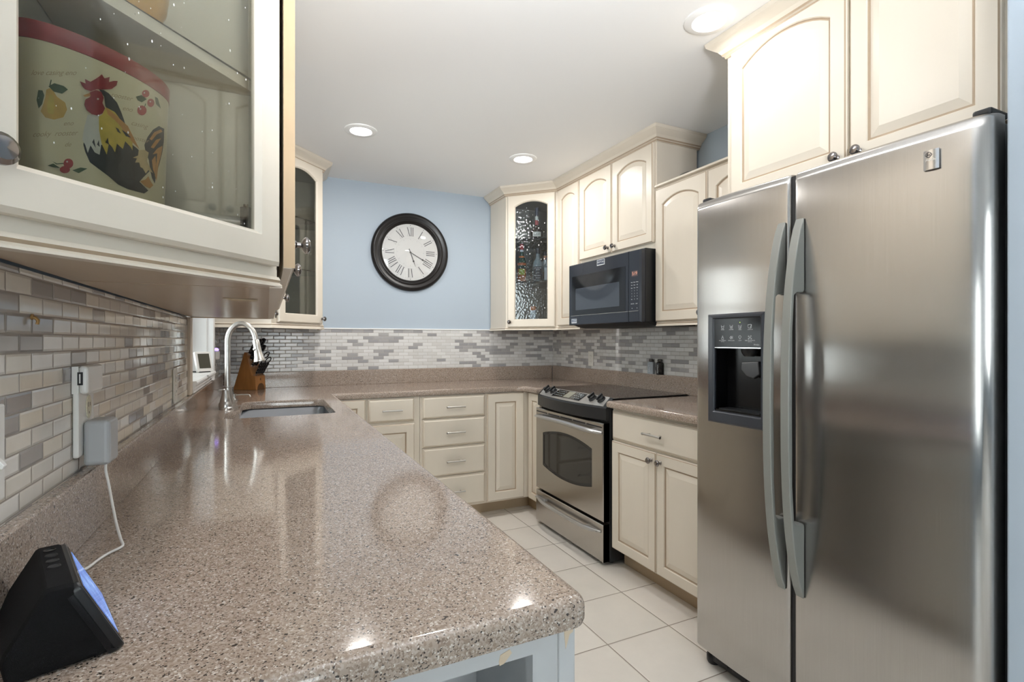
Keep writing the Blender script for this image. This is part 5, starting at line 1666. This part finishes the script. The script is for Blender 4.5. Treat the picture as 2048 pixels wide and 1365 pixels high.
pot = thing('rooster_planter', 'oval cream planter painted with a rooster and fruit behind the near glass door', 'planter', (PC.x, PC.y, PZ0))
def ring(z, ex):
    return [pot_pt(2 * PI * i / 56, z, ex) for i in range(56)]
zb_ = PZ1 - 0.022
MB().loops([ring(PZ0, -0.006), ring(PZ0 + 0.004, 0)] + [ring(PZ0 + 0.004 + (zb_ - PZ0 - 0.004) * i / 8, 0) for i in range(1, 9)] + [ring(zb_, -0.006), ring(PZ0 + 0.012, -0.008)], None, True, True).build('pot_body', mat('cream_ceramic', (0.60, 0.53, 0.36), 0.3, var=0.10, vscale=25), pot, smooth=True, angle=50)
MB().loops([ring(zb_ + 0.0002, -0.006), ring(zb_ + 0.0002, 0.0008), ring(PZ1 - 0.003, 0.0010), ring(PZ1, -0.001), ring(PZ1, -0.005), ring(zb_ + 0.0002, -0.006)], None, False, False).build('rim_band', mat('red_rim', (0.27, 0.045, 0.045), 0.3, var=0.25, vscale=60), pot, smooth=True, angle=50)


def cam_ray(px, py):
    r, u = (px - 1024) / 1024.0, (683 - py) / 1024.0
    return Vector((math.sin(TH) + r * math.cos(TH), math.cos(TH) - r * math.sin(TH), u))


def on_pot(px, py, lift):
    """the spot on the painted side of the pot, measured off the photograph"""
    d = cam_ray(px, py)
    k = 1.0
    for _ in range(6):
        ux, nx = (d.x * pu.x + d.y * pu.y), (d.x * pn_.x + d.y * pn_.y)
        cu, cn = PC.dot(pu), PC.dot(pn_)
        A, B = PA * k, PB * k
        a = (ux / A) ** 2 + (nx / B) ** 2
        b_ = -2 * (ux * cu / A ** 2 + nx * cn / B ** 2)
        c = (cu / A) ** 2 + (cn / B) ** 2 - 1
        D = b_ * b_ - 4 * a * c
        tt = (-b_ - math.sqrt(max(D, 0))) / (2 * a)
        z = CAM_H + d.z * tt
        k = pscale(z)
    p = Vector((d.x * tt, d.y * tt)) - PC
    return (PC.x + p.x * (1 + lift / 0.05), PC.y + p.y * (1 + lift / 0.05), z)


def paint(polys, lift):
    bm = bmesh.new()
    for poly in polys:
        bb = bmesh.new()
        vs = [bb.verts.new((x, y, 0)) for x, y in poly]
        es = [bb.edges.new((vs[i], vs[(i + 1) % len(vs)])) for i in range(len(vs))]
        bmesh.ops.triangle_fill(bb, use_beauty=True, edges=es)
        bmesh.ops.subdivide_edges(bb, edges=bb.edges[:], cuts=2, use_grid_fill=True)
        mm = bpy.data.meshes.new('t')
        bb.to_mesh(mm)
        bb.free()
        bm.from_mesh(mm)
        bpy.data.meshes.remove(mm)
    V = [on_pot(30 + v.co.x * 0.2344, 80 + v.co.y * 0.2344, lift) for v in bm.verts]
    bm.verts.index_update()
    F = [[v.index for v in f.verts] for f in bm.faces]
    bm.free()
    return V, F


def blob(cx_, cy_, r, n=14, sy=1.0):
    return [(cx_ + r * math.cos(2 * PI * i / n), cy_ + r * sy * math.sin(2 * PI * i / n)) for i in range(n)]


BLK, RED, YEL, ORG, TANC, WHT, GRN, PEAR = [mat('paint_' + n_, c_, 0.35, var=v_, vscale=90) for n_, c_, v_ in (('black', (0.035, 0.035, 0.033), 0.3), ('red', (0.24, 0.032, 0.032), 0.3), ('yellow', (0.48, 0.36, 0.07), 0.3), ('orange', (0.46, 0.23, 0.07), 0.3), ('tan', (0.50, 0.37, 0.19), 0.3), ('white', (0.52, 0.50, 0.44), 0.15), ('green', (0.06, 0.09, 0.04), 0.4), ('pear', (0.50, 0.31, 0.07), 0.3))]
body_p = [(590, 860), (584, 900), (600, 960), (640, 1050), (720, 1110), (800, 1170), (880, 1240), (960, 1278), (1040, 1300), (1100, 1315), (1135, 1290), (1060, 1215), (1090, 1180), (1150, 1120), (1110, 1000), (1040, 930), (960, 870), (800, 860), (640, 840)]
breast = [(620, 645), (590, 760), (575, 860), (600, 900), (622, 970), (645, 905), (680, 965), (722, 985), (735, 900), (760, 900), (775, 760), (720, 650), (690, 640)]
neck = [(715, 660), (718, 780), (738, 890), (782, 985), (800, 890), (828, 920), (852, 965), (868, 890), (918, 935), (938, 870), (985, 920), (1000, 948), (1000, 880), (940, 760), (880, 660), (850, 620), (775, 580), (745, 640)]
orange = [(775, 580), (850, 640), (905, 690), (960, 740), (1000, 820), (1036, 895), (1060, 940), (1000, 880), (935, 800), (905, 750), (850, 690), (790, 640)]
flecks = [[(855, 750), (880, 765), (900, 805), (872, 790)], [(905, 770), (950, 800), (985, 840), (940, 825)], [(700, 900), (715, 860), (722, 920)], [(660, 880), (675, 850), (690, 930)], [(770, 880), (790, 840), (800, 900)]]
neck_b = [(715, 425), (760, 435), (800, 460), (870, 540), (905, 620), (930, 690), (945, 745), (905, 700), (880, 665), (865, 700), (850, 640), (800, 615), (770, 570), (760, 490)]
head = [(640, 455), (690, 435), (735, 450), (757, 500), (745, 545), (768, 590), (745, 635), (700, 652), (655, 640), (612, 605), (594, 560), (605, 515), (642, 495)]
comb = [(558, 362), (605, 380), (600, 342), (645, 365), (690, 340), (720, 318), (740, 300), (762, 335), (806, 322), (800, 366), (840, 355), (872, 356), (862, 395), (820, 425), (740, 430), (700, 428), (650, 446), (600, 430), (575, 400)]
tail = [(1112, 960), (1102, 900), (1130, 830), (1175, 770), (1225, 738), (1270, 762), (1268, 860), (1255, 960), (1230, 1060), (1205, 1140), (1190, 1230), (1165, 1180), (1150, 1110), (1140, 1030)]
tail_o = [[(1140, 850), (1180, 790), (1235, 765), (1250, 785), (1200, 810), (1160, 860)], [(1150, 920), (1195, 855), (1240, 840), (1212, 880), (1175, 930)], [(1165, 980), (1205, 930), (1250, 905), (1240, 980), (1215, 1070), (1200, 1210), (1185, 1160), (1200, 1040), (1205, 970)], [(1160, 1030), (1190, 990), (1196, 1060), (1185, 1150), (1170, 1110)]]
fluff = [(1050, 945), (1100, 940), (1135, 965), (1120, 1040), (1140, 1080), (1170, 1140), (1130, 1115), (1110, 1145), (1085, 1100), (1065, 1090), (1055, 1050), (1020, 1050), (1035, 1015), (1000, 1010), (1045, 990)]
leg = [(1060, 1210), (1105, 1195), (1130, 1165), (1150, 1210), (1172, 1245), (1140, 1272), (1100, 1250)]
mb = MB()
for k, (polys, m_i) in enumerate((([body_p, tail, neck_b], 0), ([breast], 1), ([neck], 2), ([orange], 3), ([fluff], 4), (tail_o, 3), ([leg], 3), (flecks, 0), ([head, comb], 5), ([[(585, 482), (640, 460), (648, 488), (600, 496)]], 3), ([blob(708, 512, 9)], 1))):
    V, F = paint(polys, 0.0003 + 0.00012 * k)
    mb.add(V, F, m_i)
mb.build('painted_rooster', [BLK, WHT, YEL, ORG, TANC, RED], pot)
mb = MB()
for k, (polys, m_i) in enumerate((([[(270, 430), (300, 418), (325, 432), (360, 490), (430, 540), (447, 600), (415, 665), (335, 686), (262, 668), (222, 615), (245, 550), (262, 490)]], 0), ([[(300, 470), (330, 480), (340, 560), (330, 640), (285, 630), (275, 570)]], 2), ([[(290, 402), (340, 376), (420, 400), (455, 430), (405, 466), (335, 448)], [(205, 435), (240, 438), (256, 480), (238, 555), (208, 592), (190, 520)], [(298, 395), (310, 345), (318, 350), (308, 398)]], 1))):
    V, F = paint(polys, 0.0003 + 0.00012 * k)
    mb.add(V, F, m_i)
mb.build('painted_pear', [PEAR, GRN, YEL], pot)
mb = MB()
for k, (polys, m_i) in enumerate((([[(1030, 488), (1078, 474), (1122, 510), (1080, 536), (1045, 520)], [(1190, 488), (1215, 500), (1242, 590), (1200, 552)], [(490, 1118), (560, 1094), (618, 1103), (545, 1142)], [(280, 1078), (330, 1060), (390, 1100), (330, 1092)], [(1100, 575), (1110, 545), (1116, 550), (1106, 578)], [(320, 1040), (360, 1060), (420, 1055), (420, 1063), (355, 1068)]], 1), ([blob(1112, 462, 32), blob(1155, 540, 30, sy=1.2), blob(1080, 605, 40, sy=1.05), blob(458, 1060, 42), blob(428, 1112, 44, sy=0.7)], 0), ([blob(1100, 455, 7), blob(1150, 530, 7), blob(1066, 592, 8), blob(448, 1045, 8)], 2))):
    V, F = paint(polys, 0.0003 + 0.00012 * k)
    mb.add(V, F, m_i)
mb.build('painted_cherries', [mat('paint_cherry', (0.36, 0.06, 0.055), 0.3, var=0.3, vscale=120), GRN, WHT], pot)


def script_on_pot(body_, cx_, cy_, size, slope):
    cu = bpy.data.curves.new('script', 'FONT')
    cu.body = body_
    cu.size = size
    cu.shear = 0.45
    cu.align_x = 'CENTER'
    to = bpy.data.objects.new('script', cu)
    C.objects.link(to)
    me = bpy.data.meshes.new_from_object(to.evaluated_get(bpy.context.evaluated_depsgraph_get()))
    bpy.data.objects.remove(to)
    bpy.data.curves.remove(cu)
    V = [on_pot(30 + (cx_ + v.co.x) * 0.2344, 80 + (cy_ - v.co.y + slope * v.co.x) * 0.2344, 0.0003) for v in me.vertices]
    F = [list(p.vertices) for p in me.polygons]
    bpy.data.meshes.remove(me)
    MB().add(V, F).build('painted_script', mat('script_ink', (0.40, 0.29, 0.17), 0.4), pot)


for s_, x_, y_, z_, sl in (('love casing eno', 330, 305, 62, 0.0), ('cooky  rooster', 340, 825, 62, -0.04), ('eno', 455, 735, 56, -0.02), ('de', 450, 915, 56, 0.0), ('rooster', 905, 505, 58, 0.22), ('eno', 955, 610, 56, 0.2), ('casing', 1055, 745, 58, 0.25), ('rooster', 1055, 865, 52, 0.25)):
    script_on_pot(s_, x_, y_, z_, sl)

yp = thing('yellow_pitcher', 'small orange-yellow ceramic pitcher on the shelf above the rooster planter', 'pitcher', (-0.175, 0.92, 1.694))
MB().lathe([(0.026, 0), (0.031, 0.004), (0.043, 0.03), (0.046, 0.055), (0.040, 0.085), (0.028, 0.11), (0.026, 0.13), (0.030, 0.145), (0.027, 0.145), (0.022, 0.13), (0.02, 0.11)], 32, (-0.178, 0.905, 1.6945)).build('jug_body', mat('ochre_glaze', (0.50, 0.27, 0.05), 0.3, var=0.2, vscale=30), yp, smooth=True)
MB().tube([(-0.206, 0.93, 1.83), (-0.226, 0.948, 1.82), (-0.234, 0.955, 1.79), (-0.226, 0.948, 1.755), (-0.212, 0.936, 1.745)], 0.005, 10).build('handle', MATS['ochre_glaze'], yp, smooth=True)

# ---- liquor bottles in the right corner cabinet
def inner(M_, u, dep):
    p = M_ @ Vector((u, 0, -dep))
    return p.x, p.y


def glassy(name, col, rough=0.06):
    return mat(name, col, rough, spec=0.7)


def bottle(lab_, M_, u, dep, z, prof, gm, cap, capm, labels=(), texts=()):
    x, y = inner(M_, u, dep)
    t_ = thing('liquor_bottle', lab_, 'bottle', (x, y, z), 'bottles in the glass corner cabinet')
    MB().lathe(prof, 24, (x, y, z)).build('glass_body', gm, t_, smooth=True, angle=50)
    MB().lathe(cap, 20, (x, y, z)).build('cap', capm, t_, smooth=True, angle=50)
    # labels wrap the front of the bottle
    f = (M_ @ Vector((0, 0, 1))) - (M_ @ Vector((0, 0, 0)))
    cam_dir = math.atan2(-y, -x)
    for (r, z0, z1, half, m_) in labels:
        L0 = []
        n = 12
        V, F = [], []
        for i in range(n + 1):
            a = cam_dir + math.radians(half) * (2 * i / n - 1)
            for zz in (z0, z1):
                V.append((x + r * math.cos(a), y + r * math.sin(a), z + zz))
        for i in range(n):
            F.append((2 * i, 2 * i + 2, 2 * i + 3, 2 * i + 1))
        MB().add(V, F).build('label', m_, t_)
    for (body_, r, zz, size, m_) in texts:
        TM = frame(x + r * math.cos(cam_dir), y + r * math.sin(cam_dir), z + zz, math.cos(cam_dir), math.sin(cam_dir))
        text('lettering', body_, size, TM, m_, t_)


LB = mat('label_cream', (0.62, 0.60, 0.52), 0.5)
LR = mat('label_red', (0.45, 0.05, 0.05), 0.4)
LO = mat('label_orange', (0.70, 0.20, 0.04), 0.5)
LY = mat('label_lime', (0.55, 0.60, 0.06), 0.5)
LK = mat('label_black', (0.02, 0.022, 0.03), 0.5)
LW = mat('label_white', (0.70, 0.72, 0.74), 0.5)
GN = glassy('green_glass', (0.02, 0.07, 0.045))
BR = glassy('brown_glass', (0.05, 0.03, 0.02))
CLG = glassy('smoky_clear_glass', (0.20, 0.24, 0.25))
AMB = glassy('amber_glass', (0.10, 0.06, 0.035))
S1, S2 = 2.046 + 0.0005, 1.704 + 0.0005
bottle('squat brown liqueur bottle with red neck ribbon and cream label on the upper glass shelf', RCM, 0.218, 0.12, S1,
       [(0.040, 0), (0.046, 0.004), (0.047, 0.05), (0.040, 0.072), (0.024, 0.092), (0.015, 0.11), (0.0125, 0.14), (0.012, 0.20)], BR,
       [(0.0135, 0.185), (0.0135, 0.205), (0.0145, 0.206), (0.0145, 0.245), (0, 0.247)], mat('navy_cap', (0.03, 0.035, 0.07), 0.35),
       [(0.0478, 0.012, 0.048, 42, LB), (0.0160, 0.085, 0.145, 60, LR), (0.0150, 0.148, 0.176, 80, LB)],
       [('GRAND MARNIER', 0.0485, 0.036, 0.0068, INKB), ('CORDON ROUGE', 0.0485, 0.024, 0.0062, INKB)])
bottle('clear bottle with a tall white label on the upper glass shelf', RCM, 0.335, 0.12, S1,
       [(0.030, 0), (0.034, 0.004), (0.034, 0.14), (0.026, 0.17), (0.014, 0.19), (0.013, 0.225)], CLG,
       [(0.015, 0.215), (0.015, 0.255), (0, 0.257)], LW, [(0.0348, 0.012, 0.135, 55, LW)])
bottle('green bottle with red cap and bright orange and lime label on the lower glass shelf', RCM, 0.092, 0.12, S2,
       [(0.034, 0), (0.037, 0.004), (0.037, 0.155), (0.030, 0.185), (0.017, 0.215), (0.0145, 0.235), (0.014, 0.285)], GN,
       [(0.0155, 0.262), (0.0165, 0.27), (0.0155, 0.31), (0, 0.313)], LR,
       [(0.0378, 0.008, 0.155, 62, LO), (0.0382, 0.060, 0.105, 38, LY), (0.0382, 0.108, 0.135, 60, GN), (0.0245, 0.193, 0.210, 70, LO), (0.0168, 0.245, 0.262, 60, LW)],
       [('CAFE RIO', 0.0390, 0.146, 0.0125, LR)])
bottle('square-shouldered clear bottle with a black label on the lower glass shelf', RCM, 0.224, 0.13, S2,
       [(0.038, 0), (0.042, 0.004), (0.042, 0.125), (0.036, 0.16), (0.020, 0.185), (0.0155, 0.20), (0.015, 0.235)], CLG,
       [(0.0172, 0.225), (0.0172, 0.268), (0, 0.270)], LK, [(0.0428, 0.015, 0.120, 52, LK)],
       [('Gentleman', 0.0436, 0.108, 0.0125, INKW), ('JACK', 0.0436, 0.094, 0.0125, INKW), ('RARE', 0.0436, 0.070, 0.010, INKW), ('TENNESSEE', 0.0436, 0.048, 0.009, INKW), ('WHISKEY', 0.0436, 0.030, 0.009, INKW)])
bottle('slim amber bottle with a copper neck band on the lower glass shelf', RCM, 0.268, 0.19, S2,
       [(0.028, 0), (0.031, 0.004), (0.031, 0.13), (0.022, 0.165), (0.014, 0.19), (0.0135, 0.225)], CLG,
       [(0.0175, 0.222), (0.0175, 0.248), (0, 0.25)], LK, [(0.0316, 0.03, 0.085, 50, AMB), (0.0160, 0.175, 0.215, 60, mat('copper_band', (0.52, 0.24, 0.14), 0.4))])
bottle('short clear bottle with a white label on the lower shelf before a green one', RCM, 0.312, 0.10, S2,
       [(0.026, 0), (0.028, 0.004), (0.028, 0.105), (0.020, 0.135), (0.011, 0.15), (0.0105, 0.17)], CLG,
       [(0.0125, 0.162), (0.0125, 0.185), (0, 0.187)], mat('blue_cap', (0.06, 0.10, 0.16), 0.4), [(0.0286, 0.010, 0.105, 58, LW)])
bottle('dark green slim bottle at the right end of the lower glass shelf', RCM, 0.338, 0.17, S2,
       [(0.028, 0), (0.031, 0.004), (0.031, 0.14), (0.024, 0.17), (0.013, 0.20), (0.012, 0.25)], GN,
       [(0.0138, 0.235), (0.0138, 0.275), (0, 0.277)], BLACKP, [(0.0316, 0.03, 0.11, 50, LW), (0.0145, 0.205, 0.222, 70, LB)])
x, y = inner(RCM, 0.19, 0.12)
bx = thing('small_box', 'small orange-red box at the bottom of the glass corner cabinet', 'box', (x, y, UZ0 + 0.0165))
MB(frame(x, y, UZ0 + 0.0165, -0.7, -0.7)).box(-0.02, 0.02, 0, 0.12, -0.02, 0.02).build('carton', LW, bx)
MB(frame(x, y, UZ0 + 0.0165, -0.7, -0.7)).box(-0.0205, 0.0205, 0.12, 0.15, -0.0205, 0.0205).build('carton_lid', LO, bx)

# ---- things in the left corner cabinet
x, y = inner(LCM, 0.165, 0.13)
tpz = 2.0385
tp_ = thing('teapot', 'blue and white patterned teapot on the upper glass shelf of the left corner cabinet', 'teapot', (x, y, tpz))
pat = bpy.data.materials.new('blue_white_china')
pat.use_nodes = True
nt = pat.node_tree
b = nt.nodes['Principled BSDF']
g = nt.nodes.new('ShaderNodeNewGeometry')
no = nt.nodes.new('ShaderNodeTexNoise')
no.inputs['Scale'].default_value = 34
no.inputs['Detail'].default_value = 1
nt.links.new(g.outputs['Position'], no.inputs['Vector'])
rp = ramp(nt, [(0.0, (0.05, 0.12, 0.20)), (0.54, (0.60, 0.70, 0.76))])
nt.links.new(no.outputs['Fac'], rp.inputs[0])
nt.links.new(rp.outputs[0], b.inputs['Base Color'])
b.inputs['Roughness'].default_value = 0.12
MB().lathe([(0.034, 0), (0.036, 0.004), (0.05, 0.03), (0.056, 0.07), (0.05, 0.11), (0.036, 0.135), (0.03, 0.14)], 28, (x, y, tpz)).build('pot_body', pat, tp_, smooth=True)
MB().lathe([(0.032, 0.1405), (0.026, 0.152), (0.010, 0.160), (0.006, 0.166), (0.012, 0.176), (0.008, 0.184), (0, 0.185)], 24, (x, y, tpz)).build('lid', pat, tp_, smooth=True)
hu = (LCM @ Vector((1, 0, 0))) - (LCM @ Vector((0, 0, 0)))
MB().tube(smooth_pts([(x + hu.x * d_, y + hu.y * d_, tpz + z_) for d_, z_ in ((0.040, 0.128), (0.070, 0.134), (0.098, 0.115), (0.104, 0.085), (0.086, 0.055), (0.054, 0.042))]), 0.0055, 10).build('handle', pat, tp_, smooth=True)
MB().tube([(x - hu.x * d_, y - hu.y * d_, tpz + z_) for d_, z_ in ((0.045, 0.06), (0.08, 0.08), (0.095, 0.115))], [0.014, 0.009, 0.007], 12).build('spout', pat, tp_, smooth=True)
x, y = inner(LCM, 0.19, 0.12)
fv = thing('flower_bowl', 'yellow and pink ceramic flower bowl on the middle glass shelf of the left corner cabinet', 'ornament', (x, y, 1.7085))
fm = mat('yellow_petals', (0.55, 0.50, 0.22), 0.25, var=0.3, vscale=60)
fk = mat('pink_petals', (0.62, 0.40, 0.33), 0.25, var=0.25, vscale=60)
mbs = [MB(), MB()]
random.seed(5)
for k in range(26):
    a, e_ = random.uniform(0, 2 * PI), random.uniform(0.05, 1.3)
    R_ = 0.055
    c_ = Vector((x + R_ * math.cos(a) * math.cos(e_), y + R_ * math.sin(a) * math.cos(e_), 1.7085 + 0.03 + R_ * math.sin(e_)))
    mbs[1 if e_ > 0.75 and k % 2 else 0].lathe([(0.0, -0.006), (0.016, -0.003), (0.021, 0.003), (0.012, 0.010), (0, 0.012)], 12, tuple(c_), (math.cos(a) * math.cos(e_), math.sin(a) * math.cos(e_), math.sin(e_)))
MB().lathe([(0.026, 0), (0.030, 0.003), (0.045, 0.02), (0.058, 0.04), (0.05, 0.06), (0.0, 0.075)], 24, (x, y, 1.7085)).build('bowl', fm, fv, smooth=True)
mbs[0].build('yellow_petals', fm, fv, smooth=True)
mbs[1].build('pink_petals', fk, fv, smooth=True)
x, y = inner(LCM, 0.155, 0.13)
cg = thing('crystal_goblet', 'cut crystal goblet at the bottom of the left corner cabinet', 'glass', (x, y, UZ0 + 0.0165))
CRY = mat('cut_crystal', (0.30, 0.36, 0.38), 0.05, spec=1.0)
MB().lathe([(0.034, 0), (0.034, 0.003), (0.008, 0.010), (0.006, 0.06), (0.010, 0.066), (0.032, 0.085), (0.040, 0.115), (0.038, 0.155), (0.036, 0.155), (0.037, 0.115), (0.028, 0.09), (0.0, 0.08)], 9, (x, y, UZ0 + 0.0165)).build('cup', CRY, cg)
x, y = inner(LCM, 0.30, 0.13)
cg = thing('crystal_tumbler', 'low crystal tumbler beside the goblet in the left corner cabinet', 'glass', (x, y, UZ0 + 0.0165))
MB().lathe([(0.022, 0), (0.024, 0.003), (0.028, 0.06), (0.026, 0.06), (0.022, 0.008), (0.0, 0.006)], 9, (x, y, UZ0 + 0.0165)).build('cup', CRY, cg)

for o in list(C.objects):
    if o.parent is None and 'group' not in o:
        base = o.name.split('.')[0]
        g_ = {'base_cabinet': 'cream base cabinets', 'wall_cabinet': 'cream wall cabinets', 'corner_cabinet': 'cream corner cabinets with glass doors', 'wall_outlet': 'wall outlets in the tiles', 'tile_backsplash': 'mosaic tile backsplashes', 'countertop': 'speckled stone countertops'}.get(base)
        if g_:
            o['group'] = g_
